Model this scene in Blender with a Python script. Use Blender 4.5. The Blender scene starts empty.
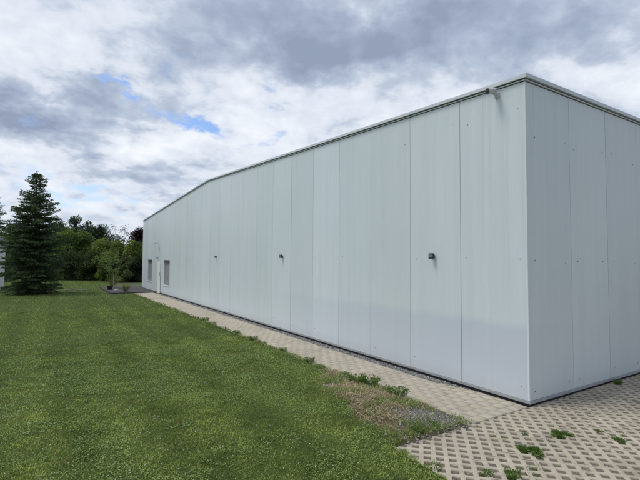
import bpy, bmesh, math, random
import numpy as np
from mathutils import Vector, Matrix

# ---------------------------------------------------------------- basics
scene = bpy.context.scene
COL = scene.collection
rng = np.random.default_rng(7)
random.seed(7)
GZ = -0.07                     # level of the paved ground (z = 0 is the lower edge of the wall panels)

def tag(o, label=None, cat=None, group=None, kind=None):
    if label: o['label'] = label
    if cat: o['category'] = cat
    if group: o['group'] = group
    if kind: o['kind'] = kind
    return o

def empty(name, loc=(0, 0, 0), rz=0.0):
    o = bpy.data.objects.new(name, None)
    COL.objects.link(o)
    o.location = loc
    o.rotation_euler = (0, 0, rz)
    o.empty_display_size = 0.2
    return o

class MB:
    """Collects polygons; build() links them as ONE mesh object."""
    def __init__(self):
        self.v = []; self.f = []; self.m = []
    def add(self, vs, fs, mi=0):
        b = len(self.v)
        self.v.extend([tuple(p) for p in vs])
        self.f.extend([tuple(b + i for i in f) for f in fs])
        self.m.extend([mi] * len(fs))
    def quad(self, a, b, c, d, mi=0):
        self.add([a, b, c, d], [(0, 1, 2, 3)], mi)
    def box(self, x0, x1, y0, y1, z0, z1, mi=0):
        vs = [(x0, y0, z0), (x1, y0, z0), (x1, y1, z0), (x0, y1, z0),
              (x0, y0, z1), (x1, y0, z1), (x1, y1, z1), (x0, y1, z1)]
        self.add(vs, [(0, 3, 2, 1), (4, 5, 6, 7), (0, 1, 5, 4), (1, 2, 6, 5), (2, 3, 7, 6), (3, 0, 4, 7)], mi)
    def bevbox(self, x0, x1, y0, y1, z0, z1, b=0.004, mi=0):
        bm = bmesh.new()
        bmesh.ops.create_cube(bm, size=1)
        for v in bm.verts:
            v.co = Vector(((x0 + x1) / 2 + v.co.x * (x1 - x0), (y0 + y1) / 2 + v.co.y * (y1 - y0), (z0 + z1) / 2 + v.co.z * (z1 - z0)))
        bmesh.ops.bevel(bm, geom=bm.edges[:], offset=b, segments=2, affect='EDGES', profile=0.5)
        bm.verts.index_update()
        self.add([v.co[:] for v in bm.verts], [[v.index for v in f.verts] for f in bm.faces], mi)
        bm.free()
    def tube(self, pts, radii, n=8, caps=True, mi=0):
        pts = [Vector(p) for p in pts]
        if not hasattr(radii, '__len__'): radii = [radii] * len(pts)
        rings = []
        t0 = (pts[1] - pts[0]).normalized()
        ref = Vector((0, 0, 1)) if abs(t0.z) < 0.9 else Vector((1, 0, 0))
        for i, p in enumerate(pts):
            if i == 0: t = pts[1] - pts[0]
            elif i == len(pts) - 1: t = pts[-1] - pts[-2]
            else: t = pts[i + 1] - pts[i - 1]
            t.normalize()
            a = t.cross(ref)
            if a.length < 1e-4: a = t.cross(Vector((0, 1, 0)))
            a.normalize(); b = t.cross(a).normalized()
            rings.append([p + (a * math.cos(2 * math.pi * k / n) + b * math.sin(2 * math.pi * k / n)) * radii[i] for k in range(n)])
        vs = [p for r in rings for p in r]
        fs = []
        for i in range(len(pts) - 1):
            for k in range(n):
                k2 = (k + 1) % n
                fs.append((i * n + k, i * n + k2, (i + 1) * n + k2, (i + 1) * n + k))
        if caps:
            fs.append(tuple(range(n))[::-1]); fs.append(tuple((len(pts) - 1) * n + k for k in range(n)))
        self.add(vs, fs, mi)
    def build(self, name, mats, parent=None, smooth=False):
        me = bpy.data.meshes.new(name)
        me.from_pydata(self.v, [], self.f)
        if not isinstance(mats, (list, tuple)): mats = [mats]
        for m in mats: me.materials.append(m)
        me.polygons.foreach_set('material_index', self.m)
        if smooth: me.polygons.foreach_set('use_smooth', [True] * len(self.f))
        me.update()
        o = bpy.data.objects.new(name, me)
        COL.objects.link(o)
        if parent: o.parent = parent
        return o

def np_mesh(name, V, F, mat, parent=None, col=None, smooth=False):
    """V (n,3), F (m,k) with k = 3 or 4; col (n,3) linear colours stored per vertex."""
    V = np.ascontiguousarray(V, dtype=np.float32); F = np.ascontiguousarray(F, dtype=np.int32)
    me = bpy.data.meshes.new(name)
    k = F.shape[1]
    me.vertices.add(len(V)); me.vertices.foreach_set('co', V.ravel())
    me.loops.add(F.size); me.loops.foreach_set('vertex_index', F.ravel())
    me.polygons.add(len(F)); me.polygons.foreach_set('loop_start', np.arange(0, F.size, k, dtype=np.int32))
    if smooth: me.polygons.foreach_set('use_smooth', np.ones(len(F), dtype=bool))
    if col is not None:
        a = me.color_attributes.new('tint', 'FLOAT_COLOR', 'POINT')
        c = np.ones((len(V), 4), dtype=np.float32); c[:, :3] = col
        a.data.foreach_set('color', c.ravel())
    me.update(calc_edges=True)
    me.materials.append(mat)
    o = bpy.data.objects.new(name, me)
    COL.objects.link(o)
    if parent: o.parent = parent
    return o

# smooth value noise in numpy, for placing and tinting things
_tab = np.random.default_rng(3).random((256, 256))
def vnoise(x, y, s=1.0, o=0):
    x = np.asarray(x) / s + 37.3 * (o + 1); y = np.asarray(y) / s + 11.7 * (o + 1)
    xi = np.floor(x).astype(int); yi = np.floor(y).astype(int)
    fx = x - xi; fy = y - yi
    fx = fx * fx * (3 - 2 * fx); fy = fy * fy * (3 - 2 * fy)
    g = lambda a, b: _tab[a % 256, b % 256]
    return (g(xi, yi) * (1 - fx) + g(xi + 1, yi) * fx) * (1 - fy) + (g(xi, yi + 1) * (1 - fx) + g(xi + 1, yi + 1) * fx) * fy
def fbm(x, y, s, o=0, n=4):
    t = 0; a = 0.5
    for i in range(n):
        t = t + a * vnoise(x, y, s / 2 ** i, o + i); a *= 0.5
    return t / (1 - 0.5 ** n)

# ---------------------------------------------------------------- materials
def newmat(name):
    m = bpy.data.materials.new(name); m.use_nodes = True
    nt = m.node_tree
    return m, nt, nt.nodes['Principled BSDF']

def N(nt, typ, **kw):
    n = nt.nodes.new(typ)
    for k, v in kw.items():
        if k == 'ins':
            for kk, vv in v.items(): n.inputs[kk].default_value = vv
        else: setattr(n, k, v)
    return n
def L(nt, a, b): nt.links.new(a, b)

def ramp(nt, fac, stops, interp='LINEAR'):
    r = nt.nodes.new('ShaderNodeValToRGB'); r.color_ramp.interpolation = interp
    el = r.color_ramp.elements
    while len(el) < len(stops): el.new(0.5)
    for e, (p, c) in zip(el, stops):
        e.position = p; e.color = (c, c, c, 1) if not hasattr(c, '__len__') else (*c, 1)
    L(nt, fac, r.inputs['Fac'])
    return r.outputs['Color']

def mixc(nt, fac, a, b, mode='MIX'):
    n = nt.nodes.new('ShaderNodeMix'); n.data_type = 'RGBA'; n.blend_type = mode
    for sock, val in ((n.inputs['Factor'], fac), (n.inputs['A'], a), (n.inputs['B'], b)):
        if isinstance(val, bpy.types.NodeSocket): L(nt, val, sock)
        elif hasattr(val, '__len__'): sock.default_value = (*val, 1)
        else: sock.default_value = val
    return n.outputs['Result']
# Mix node has several sockets of one name; pick the RGBA ones
def mixc(nt, fac, a, b, mode='MIX'):
    n = nt.nodes.new('ShaderNodeMix'); n.data_type = 'RGBA'; n.blend_type = mode
    sf = n.inputs[0]; sa = n.inputs[6]; sb = n.inputs[7]
    for sock, val in ((sf, fac), (sa, a), (sb, b)):
        if isinstance(val, bpy.types.NodeSocket): L(nt, val, sock)
        elif hasattr(val, '__len__'): sock.default_value = (*val[:3], 1)
        else: sock.default_value = val
    return n.outputs[2]

def objco(nt, scale=(1, 1, 1), rot=(0, 0, 0)):
    tc = N(nt, 'ShaderNodeTexCoord'); mp = N(nt, 'ShaderNodeMapping')
    mp.inputs['Scale'].default_value = scale; mp.inputs['Rotation'].default_value = rot
    L(nt, tc.outputs['Object'], mp.inputs['Vector'])
    return mp.outputs['Vector']

def noise(nt, vec, scale, detail=4, rough=0.55, dist=0.0):
    n = N(nt, 'ShaderNodeTexNoise', ins={'Scale': scale, 'Detail': detail, 'Roughness': rough, 'Distortion': dist})
    L(nt, vec, n.inputs['Vector'])
    return n.outputs['Fac']

def bump(nt, height, bsdf, strength=0.3, dist=0.01):
    b = N(nt, 'ShaderNodeBump', ins={'Strength': strength, 'Distance': dist})
    L(nt, height, b.inputs['Height']); L(nt, b.outputs['Normal'], bsdf.inputs['Normal'])

def simple(name, color, rough=0.6, metal=0.0, var=0.12, scale=6.0, bmp=0.0):
    m, nt, bs = newmat(name)
    v = objco(nt)
    f = noise(nt, v, scale, 5)
    c = np.array(color)
    L(nt, ramp(nt, f, [(0.3, tuple(c * (1 - var))), (0.7, tuple(np.minimum(c * (1 + var), 1)))]), bs.inputs['Base Color'])
    bs.inputs['Roughness'].default_value = rough; bs.inputs['Metallic'].default_value = metal
    if bmp: bump(nt, noise(nt, v, scale * 8, 4), bs, bmp, 0.004)
    return m

def wall_material(name, along):
    """Coated steel sandwich panel: faint ribs, dust streaks, a repainted lower band."""
    m, nt, bs = newmat(name)
    v = objco(nt)
    sep = N(nt, 'ShaderNodeSeparateXYZ'); L(nt, v, sep.inputs[0])
    at = N(nt, 'ShaderNodeAttribute', attribute_name='tint')
    A = sep.outputs[along]; Z = sep.outputs['Z']
    vs = objco(nt, (7, 7, 0.22)); big = objco(nt, (0.5, 0.5, 0.35)); fine = objco(nt, (60, 60, 2.0))
    streak = noise(nt, vs, 1.0, 6, 0.6); blot = noise(nt, big, 1.0, 4); fin = noise(nt, fine, 1.0, 3)
    base = mixc(nt, ramp(nt, streak, [(0.3, 0.0), (0.75, 1.0)]), (0.632, 0.708, 0.752), (0.70, 0.775, 0.812))
    base = mixc(nt, ramp(nt, blot, [(0.35, 0.0), (0.7, 0.45)]), base, (0.60, 0.685, 0.71))
    base = mixc(nt, ramp(nt, fin, [(0.45, 0.0), (0.8, 0.28)]), base, (0.545, 0.61, 0.645))
    # lower band coated again in a cooler white
    wob = N(nt, 'ShaderNodeMath', operation='MULTIPLY_ADD', ins={1: 0.10}); L(nt, noise(nt, objco(nt, (2.2, 2.2, 0.3)), 1.0, 4), wob.inputs[0]); L(nt, Z, wob.inputs[2])
    band = ramp(nt, wob.outputs[0], [(0.0, 1.0), (1.0, 1.0)])
    mr = N(nt, 'ShaderNodeMapRange', ins={'From Min': 1.17, 'From Max': 1.03, 'To Min': 0.0, 'To Max': 0.72}); L(nt, wob.outputs[0], mr.inputs['Value'])
    worn = N(nt, 'ShaderNodeMapRange', ins={'From Min': 8.0, 'From Max': 1.5, 'To Min': 0.10, 'To Max': 1.0} if along == 'Y' else {'From Min': 0.0, 'From Max': 1.0, 'To Min': 0.25, 'To Max': 0.12}); L(nt, A, worn.inputs['Value'])
    wf = N(nt, 'ShaderNodeMath', operation='MULTIPLY'); L(nt, mr.outputs[0], wf.inputs[0]); L(nt, worn.outputs[0], wf.inputs[1])
    base = mixc(nt, wf.outputs[0], base, (0.545, 0.60, 0.69))
    base = mixc(nt, 1.0, base, at.outputs['Color'], 'MULTIPLY')
    dr_ = noise(nt, objco(nt, (16, 16, 0.12)), 1.0, 5, 0.7)
    top = N(nt, 'ShaderNodeMapRange', ins={'From Min': 2.2, 'From Max': 5.2, 'To Min': 0.10, 'To Max': 0.55}); L(nt, Z, top.inputs['Value'])
    dm = N(nt, 'ShaderNodeMath', operation='MULTIPLY'); L(nt, ramp(nt, dr_, [(0.55, 0.0), (0.74, 1.0)]), dm.inputs[0]); L(nt, top.outputs[0], dm.inputs[1])
    base = mixc(nt, dm.outputs[0], base, (0.46, 0.505, 0.515))
    # splash dirt at the foot
    wob2 = N(nt, 'ShaderNodeMath', operation='MULTIPLY_ADD', ins={1: 0.30}); L(nt, streak, wob2.inputs[0]); L(nt, Z, wob2.inputs[2])
    mr2 = N(nt, 'ShaderNodeMapRange', ins={'From Min': 0.36, 'From Max': 0.12, 'To Min': 0.0, 'To Max': 0.35}); L(nt, wob2.outputs[0], mr2.inputs['Value'])
    base = mixc(nt, mr2.outputs[0], base, (0.50, 0.50, 0.47))
    L(nt, base, bs.inputs['Base Color'])
    L(nt, ramp(nt, streak, [(0.3, 0.36), (0.7, 0.50)]), bs.inputs['Roughness'])
    bs.inputs['Specular IOR Level'].default_value = 0.5
    # micro ribs every 10 cm and slight oil-canning
    w = N(nt, 'ShaderNodeMath', operation='MULTIPLY', ins={1: 2 * math.pi / 0.0995}); L(nt, A, w.inputs[0])
    s = N(nt, 'ShaderNodeMath', operation='SINE'); L(nt, w.outputs[0], s.inputs[0])
    p = ramp(nt, s.outputs[0], [(0.80, 0.0), (1.0, 1.0)])
    b1 = N(nt, 'ShaderNodeBump', ins={'Strength': 0.25, 'Distance': 0.0012}); L(nt, p, b1.inputs['Height'])
    b2 = N(nt, 'ShaderNodeBump', ins={'Strength': 0.45, 'Distance': 0.016}); L(nt, noise(nt, objco(nt, (1.6, 1.6, 0.5)), 1.0, 2), b2.inputs['Height'])
    L(nt, b1.outputs['Normal'], b2.inputs['Normal']); L(nt, b2.outputs['Normal'], bs.inputs['Normal'])
    return m

def leaf_material(name, trans=0.35, rough=0.5):
    """Leaf colour comes from the plant's own 'tint' attribute."""
    m, nt, bs = newmat(name)
    at = N(nt, 'ShaderNodeAttribute', attribute_name='tint')
    L(nt, at.outputs['Color'], bs.inputs['Base Color'])
    bs.inputs['Roughness'].default_value = rough
    bs.inputs['Specular IOR Level'].default_value = 0.3
    tr = N(nt, 'ShaderNodeBsdfTranslucent')
    L(nt, mixc(nt, 1.0, at.outputs['Color'], (1.0, 1.1, 0.55), 'MULTIPLY'), tr.inputs['Color'])
    mx = N(nt, 'ShaderNodeMixShader', ins={0: trans})
    out = nt.nodes['Material Output']
    L(nt, bs.outputs[0], mx.inputs[1]); L(nt, tr.outputs[0], mx.inputs[2]); L(nt, mx.outputs[0], out.inputs['Surface'])
    return m

def lawn_material():
    m, nt, bs = newmat('lawn_soil_and_turf')
    v = objco(nt)
    f = noise(nt, v, 0.35, 5); g = noise(nt, v, 9, 6, 0.7); h = noise(nt, v, 70, 4, 0.7)
    c = mixc(nt, ramp(nt, f, [(0.35, 0.0), (0.65, 1.0)]), (0.060, 0.105, 0.024), (0.090, 0.140, 0.034))
    c = mixc(nt, ramp(nt, g, [(0.35, 0.0), (0.75, 0.7)]), c, (0.070, 0.078, 0.026))
    c = mixc(nt, ramp(nt, h, [(0.4, 0.0), (0.8, 0.6)]), c, (0.022, 0.034, 0.011))
    at = N(nt, 'ShaderNodeAttribute', attribute_name='tint')   # red: dry soil, green: grey gravel bed
    sp = N(nt, 'ShaderNodeSeparateColor'); L(nt, at.outputs['Color'], sp.inputs[0])
    soil = mixc(nt, ramp(nt, h, [(0.3, 0.0), (0.7, 1.0)]), (0.07, 0.052, 0.034), (0.24, 0.185, 0.12))
    grav = mixc(nt, ramp(nt, h, [(0.3, 0.0), (0.7, 1.0)]), (0.12, 0.12, 0.11), (0.27, 0.26, 0.24))
    c = mixc(nt, sp.outputs[0], c, soil); c = mixc(nt, sp.outputs[1], c, grav)
    L(nt, c, bs.inputs['Base Color']); bs.inputs['Roughness'].default_value = 0.9
    bs.inputs['Specular IOR Level'].default_value = 0.1
    bump(nt, noise(nt, v, 40, 6, 0.7), bs, 0.8, 0.03)
    return m

def concrete_material(name, a, b, attr=True, scale=9, speck=True):
    m, nt, bs = newmat(name)
    v = objco(nt)
    f = noise(nt, v, scale, 6, 0.65); s = noise(nt, v, 160, 3, 0.6); big = noise(nt, v, 1.1, 4)
    c = mixc(nt, ramp(nt, f, [(0.3, 0.0), (0.72, 1.0)]), a, b)
    c = mixc(nt, ramp(nt, noise(nt, v, 3.3, 6, 0.7), [(0.52, 0.0), (0.70, 0.55)]), c, tuple(np.array(a) * np.array([0.62, 0.63, 0.60])))
    if speck: c = mixc(nt, ramp(nt, s, [(0.38, 0.45), (0.55, 0.0)]), c, tuple(np.array(a) * 0.55))
    c = mixc(nt, ramp(nt, big, [(0.4, 0.0), (0.75, 0.45)]), c, tuple(np.array(a) * np.array([0.74, 0.74, 0.70])))
    if attr:
        at = N(nt, 'ShaderNodeAttribute', attribute_name='tint')
        c = mixc(nt, 1.0, c, at.outputs['Color'], 'MULTIPLY')
    L(nt, c, bs.inputs['Base Color']); bs.inputs['Roughness'].default_value = 0.88
    bs.inputs['Specular IOR Level'].default_value = 0.25
    bump(nt, s, bs, 0.5, 0.003)
    return m

def soil_material():
    m, nt, bs = newmat('soil_in_paving_cells')
    v = objco(nt)
    f = noise(nt, v, 6, 5); s = noise(nt, v, 90, 4, 0.7)
    c = mixc(nt, ramp(nt, s, [(0.3, 0.0), (0.7, 1.0)]), (0.085, 0.068, 0.050), (0.27, 0.23, 0.18))
    c = mixc(nt, ramp(nt, f, [(0.45, 0.0), (0.7, 0.6)]), c, (0.11, 0.10, 0.075))
    L(nt, c, bs.inputs['Base Color']); bs.inputs['Roughness'].default_value = 0.95
    bump(nt, s, bs, 1.0, 0.012)
    return m

def tint_material(name, rough=0.85, spec=0.25):
    m, nt, bs = newmat(name)
    at = N(nt, 'ShaderNodeAttribute', attribute_name='tint')
    f = noise(nt, objco(nt), 60, 4)
    c = mixc(nt, 1.0, at.outputs['Color'], ramp(nt, f, [(0.3, 0.75), (0.7, 1.15)]), 'MULTIPLY')
    L(nt, c, bs.inputs['Base Color']); bs.inputs['Roughness'].default_value = rough
    bs.inputs['Specular IOR Level'].default_value = spec
    return m

M = {}
M['gable'] = wall_material('white_coated_steel_panel', 'Y')
M['side'] = wall_material('white_coated_steel_panel_side', 'X')
M['seam'] = simple('dark_seam_seal', (0.30, 0.32, 0.33), 0.8)
M['screw'] = simple('dull_screw_head', (0.13, 0.13, 0.13), 0.5, 0.4)
M['coping'] = simple('pale_aluminium_coping', (0.60, 0.645, 0.68), 0.4, 0.0, 0.06, 2.0)
M['trim'] = simple('white_corner_sheet', (0.66, 0.72, 0.76), 0.45, 0, 0.03, 2)
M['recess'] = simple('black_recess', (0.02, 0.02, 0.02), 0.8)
M['lip'] = simple('galvanised_lip', (0.36, 0.375, 0.38), 0.5, 0.2, 0.15, 5)
M['plinth'] = simple('dark_plinth', (0.035, 0.035, 0.037), 0.85, 0, 0.3, 8, 0.4)
M['roof'] = simple('grey_roof_sheet', (0.30, 0.31, 0.32), 0.5)
M['blind'] = simple('grey_roller_shutter', (0.27, 0.285, 0.295), 0.55, 0, 0.06)
M['frame'] = simple('white_window_frame', (0.74, 0.75, 0.75), 0.4, 0, 0.04)
M['darkframe'] = simple('dark_lintel', (0.06, 0.065, 0.07), 0.5)
M['door'] = simple('white_door_leaf', (0.84, 0.84, 0.83), 0.4, 0, 0.03)
M['black'] = simple('black_plastic', (0.022, 0.023, 0.025), 0.45, 0, 0.2)
M['grey'] = simple('grey_plastic', (0.55, 0.56, 0.57), 0.4, 0, 0.08)
M['steel'] = simple('brushed_steel', (0.45, 0.46, 0.47), 0.35, 0.8, 0.1)
M['glass'] = simple('dull_lamp_glass', (0.16, 0.17, 0.165), 0.15, 0, 0.3, 20)
M['leaf'] = leaf_material('leaf', 0.42)
M['needle'] = leaf_material('needle', 0.12, 0.6)
M['blade'] = leaf_material('grass_blade', 0.30, 0.55)
M['dry'] = leaf_material('dry_straw', 0.25, 0.8)
M['bark'] = simple('bark', (0.075, 0.058, 0.042), 0.9, 0, 0.35, 12, 0.6)
M['stake'] = simple('weathered_pale_stake', (0.46, 0.40, 0.31), 0.8, 0, 0.15, 12)
M['lawn'] = lawn_material()
M['pave'] = concrete_material('grid_stone_concrete', (0.40, 0.355, 0.28), (0.54, 0.485, 0.39))
M['brick'] = concrete_material('path_concrete_stone', (0.44, 0.395, 0.325), (0.54, 0.49, 0.405))
M['soil'] = soil_material()
M['stone'] = tint_material('loose_stone')
M['slab'] = simple('weathered_slab', (0.15, 0.145, 0.125), 0.95, 0, 0.35, 12, 0.5)
M['terrace'] = simple('dark_slate_chippings', (0.058, 0.055, 0.060), 0.9, 0, 0.6, 14, 1.0)
M['edging'] = simple('dark_kerb', (0.035, 0.034, 0.035), 0.85, 0, 0.2, 8)
M['shedwall'] = simple('white_shed_boards', (0.62, 0.63, 0.63), 0.7, 0, 0.1, 3)
M['shedroof'] = simple('dark_roof_felt', (0.035, 0.036, 0.04), 0.85, 0, 0.3, 10, 0.4)
M['farground'] = simple('far_meadow', (0.055, 0.075, 0.025), 0.95, 0, 0.25, 0.05)

# ---------------------------------------------------------------- camera
F_PX = 433.2; PITCH = 0.0462; ROLL = 0.007; YAW = 0.5651
CAM = Vector((-5.918, -3.702, 2.0))
fw0 = Vector((math.sin(YAW), math.cos(YAW), 0)); rt0 = Vector((math.cos(YAW), -math.sin(YAW), 0)); zz = Vector((0, 0, 1))
fw = fw0 * math.cos(PITCH) + zz * math.sin(PITCH)
up0 = -fw0 * math.sin(PITCH) + zz * math.cos(PITCH)
rt = rt0 * math.cos(ROLL) + up0 * math.sin(ROLL)
up = -rt0 * math.sin(ROLL) + up0 * math.cos(ROLL)
cd = bpy.data.cameras.new('camera'); cam = bpy.data.objects.new('camera', cd); COL.objects.link(cam)
mw = Matrix(((rt.x, up.x, -fw.x, CAM.x), (rt.y, up.y, -fw.y, CAM.y), (rt.z, up.z, -fw.z, CAM.z), (0, 0, 0, 1)))
cam.matrix_world = mw
cd.sensor_width = 36.0; cd.sensor_fit = 'HORIZONTAL'; cd.lens = F_PX / 640 * 36
cd.clip_start = 0.05; cd.clip_end = 6000
scene.camera = cam

def bearing(u, Z, z=GZ):
    """Ground spot at distance Z along the view, in the direction of picture column u (used to lay out the far planting)."""
    lat = (u - 320) / F_PX * Z
    p = CAM + fw0 * Z + rt0 * lat
    return Vector((p.x, p.y, z))
def sky_dir(u, v):
    d = fw * F_PX + rt * (u - 320) + up * (240 - v)
    return d.normalized()

# ---------------------------------------------------------------- sky and sun
SUN_EL = math.radians(62); sx, sy = -1.0, 0.62          # towards the sun (horizontal part)
world = bpy.data.worlds.new('World'); scene.world = world; world.use_nodes = True
wt = world.node_tree; bg = wt.nodes['Background']
sky = N(wt, 'ShaderNodeTexSky', sky_type='NISHITA', sun_disc=False)
sky.sun_elevation = SUN_EL; sky.sun_rotation = math.atan2(sx, sy)
sky.air_density = 1.0; sky.dust_density = 1.0
SKY_STRENGTH = 0.10
tc = N(wt, 'ShaderNodeTexCoord')
sepw = N(wt, 'ShaderNodeSeparateXYZ'); L(wt, tc.outputs['Generated'], sepw.inputs[0])
# clouds lie on a flat deck: divide the direction by its height
zc = N(wt, 'ShaderNodeMath', operation='MAXIMUM', ins={1: 0.0}); L(wt, sepw.outputs['Z'], zc.inputs[0])
zd = N(wt, 'ShaderNodeMath', operation='ADD', ins={1: 0.34}); L(wt, zc.outputs[0], zd.inputs[0])
dx = N(wt, 'ShaderNodeMath', operation='DIVIDE'); L(wt, sepw.outputs['X'], dx.inputs[0]); L(wt, zd.outputs[0], dx.inputs[1])
dy = N(wt, 'ShaderNodeMath', operation='DIVIDE'); L(wt, sepw.outputs['Y'], dy.inputs[0]); L(wt, zd.outputs[0], dy.inputs[1])
cv = N(wt, 'ShaderNodeCombineXYZ'); L(wt, dx.outputs[0], cv.inputs['X']); L(wt, dy.outputs[0], cv.inputs['Y'])
n_big = N(wt, 'ShaderNodeTexNoise', ins={'Scale': 1.7, 'Detail': 9.0, 'Roughness': 0.55, 'Distortion': 0.25}); L(wt, cv.outputs[0], n_big.inputs['Vector'])
n_fin = N(wt, 'ShaderNodeTexNoise', ins={'Scale': 5.2, 'Detail': 8.0, 'Roughness': 0.58, 'Distortion': 0.15}); L(wt, cv.outputs[0], n_fin.inputs['Vector'])
# direction wobbled by noise, so that the placed cloud masses get ragged edges
nv = N(wt, 'ShaderNodeTexNoise', ins={'Scale': 3.0, 'Detail': 7.0, 'Roughness': 0.6}); L(wt, cv.outputs[0], nv.inputs['Vector'])
wob = N(wt, 'ShaderNodeVectorMath', operation='MULTIPLY_ADD'); wob.inputs[1].default_value = (0.34, 0.34, 0.34)
L(wt, nv.outputs['Color'], wob.inputs[0]); L(wt, tc.outputs['Generated'], wob.inputs[2])
wof = N(wt, 'ShaderNodeVectorMath', operation='SUBTRACT'); wof.inputs[1].default_value = (0.17, 0.17, 0.17); L(wt, wob.outputs[0], wof.inputs[0])
def blob(u, v, ru, rv, tilt=0.0):
    """Soft ellipse round a compass direction: 1 in its middle, 0 outside."""
    d = sky_dir(u, v)
    a = rt * math.cos(tilt) + up * math.sin(tilt)
    a = (a - d * a.dot(d)).normalized(); b = d.cross(a).normalized()
    out = None
    for ax, r in ((a, ru / F_PX), (b, rv / F_PX)):
        dt = N(wt, 'ShaderNodeVectorMath', operation='DOT_PRODUCT'); dt.inputs[1].default_value = ax / r; L(wt, wof.outputs[0], dt.inputs[0])
        sq = N(wt, 'ShaderNodeMath', operation='POWER', ins={1: 2.0}); L(wt, N_abs(dt.outputs['Value']), sq.inputs[0])
        if out is None: out = sq.outputs[0]
        else:
            ad = N(wt, 'ShaderNodeMath', operation='ADD'); L(wt, out, ad.inputs[0]); L(wt, sq.outputs[0], ad.inputs[1]); out = ad.outputs[0]
    front = N(wt, 'ShaderNodeVectorMath', operation='DOT_PRODUCT'); front.inputs[1].default_value = d; L(wt, tc.outputs['Generated'], front.inputs[0])
    ng = N(wt, 'ShaderNodeMath', operation='MULTIPLY', ins={1: -1.0}); L(wt, out, ng.inputs[0])
    ex = N(wt, 'ShaderNodeMath', operation='EXPONENT'); L(wt, ng.outputs[0], ex.inputs[0])
    st = N(wt, 'ShaderNodeMath', operation='GREATER_THAN', ins={1: 0.0}); L(wt, front.outputs['Value'], st.inputs[0])
    ml = N(wt, 'ShaderNodeMath', operation='MULTIPLY'); L(wt, ex.outputs[0], ml.inputs[0]); L(wt, st.outputs[0], ml.inputs[1])
    return ml.outputs[0]
def blob_dir(d, r):
    dt = N(wt, 'ShaderNodeVectorMath', operation='DOT_PRODUCT'); dt.inputs[1].default_value = d.normalized(); L(wt, wof.outputs[0], dt.inputs[0])
    mp = N(wt, 'ShaderNodeMapRange', interpolation_type='SMOOTHSTEP', ins={'From Min': math.cos(r * 1.35), 'From Max': math.cos(r * 0.3)}); L(wt, dt.outputs['Value'], mp.inputs['Value'])
    return mp.outputs[0]
def N_abs(s):
    a = N(wt, 'ShaderNodeMath', operation='ABSOLUTE'); L(wt, s, a.inputs[0]); return a.outputs[0]
def madd(acc, s, k):
    m = N(wt, 'ShaderNodeMath', operation='MULTIPLY_ADD', ins={1: k}); L(wt, s, m.inputs[0])
    if isinstance(acc, float): m.inputs[2].default_value = acc
    else: L(wt, acc, m.inputs[2])
    return m.outputs[0]
# brightness of the cloud deck
n_bil = N(wt, 'ShaderNodeTexNoise', ins={'Scale': 12.0, 'Detail': 7.0, 'Roughness': 0.6, 'Distortion': 0.3}); L(wt, cv.outputs[0], n_bil.inputs['Vector'])
bri = madd(-0.365, n_big.outputs['Fac'], 0.70)
bri = madd(bri, n_fin.outputs['Fac'], 0.92)
bri = madd(bri, n_bil.outputs['Fac'], 0.48)
bri = madd(bri, blob_dir(Vector((0.25, -1.0, 0.35)), 1.0), -0.34)        # unseen dark sky added behind the camera to dim the side wall
for u, v, ru, rv, t, k in [(36, 112, 66, 26, -0.1, -0.46), (120, 182, 60, 13, -0.1, -0.18), (250, 42, 90, 34, 0.0, -0.25), (170, 18, 90, 26, 0.1, -0.06),
                           (395, 18, 105, 36, 0.15, -0.33), (570, 25, 110, 40, 0.0, -0.22), (330, 40, 60, 40, 0, -0.10),
                           (60, 140, 60, 14, -0.3, -0.10), (30, 30, 60, 40, 0, 0.06), (150, 146, 50, 18, 0.0, 0.24), (245, 128, 60, 22, 0.2, 0.14),
                           (40, 185, 90, 14, -0.25, 0.16), (610, 80, 60, 22, -0.4, 0.16), (360, 75, 80, 18, 0.3, 0.12), (120, 60, 70, 22, -0.2, 0.10)]:
    bri = madd(bri, blob(u, v, ru, rv, t), k)
ccol = ramp(wt, bri, [(0.15, (2.7, 3.25, 4.4)), (0.36, (3.5, 4.15, 5.4)), (0.54, (4.7, 5.35, 6.5)), (0.68, (6.6, 7.1, 8.0)), (1.0, (8.5, 8.8, 9.3))])
# cover: nearly closed deck with a torn blue gap
cov = madd(-0.06, n_fin.outputs['Fac'], 1.25); cov = madd(cov, n_bil.outputs['Fac'], 1.15); cov = madd(cov, n_big.outputs['Fac'], 0.30)
for u, v, ru, rv, t, k in [(112, 96, 18, 6, -0.25, -0.95), (203, 121, 25, 9, -0.05, -1.10), (160, 110, 16, 4, -0.2, -0.40), (275, 92, 12, 7, 0, -0.5), (262, 150, 26, 8, -0.2, -0.5),
                           (50, 191, 50, 8, -0.2, -0.45), (75, 207, 60, 12, 0, -0.35)]:
    cov = madd(cov, blob(u, v, ru, rv, t), k)
covm = N(wt, 'ShaderNodeMapRange', interpolation_type='SMOOTHSTEP', ins={'From Min': 0.30, 'From Max': 1.12}); L(wt, cov, covm.inputs['Value'])
skyboost = mixc(wt, 1.0, sky.outputs[0], (1.35, 1.47, 1.72), 'MULTIPLY')
wcol = mixc(wt, covm.outputs[0], skyboost, ccol)
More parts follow.
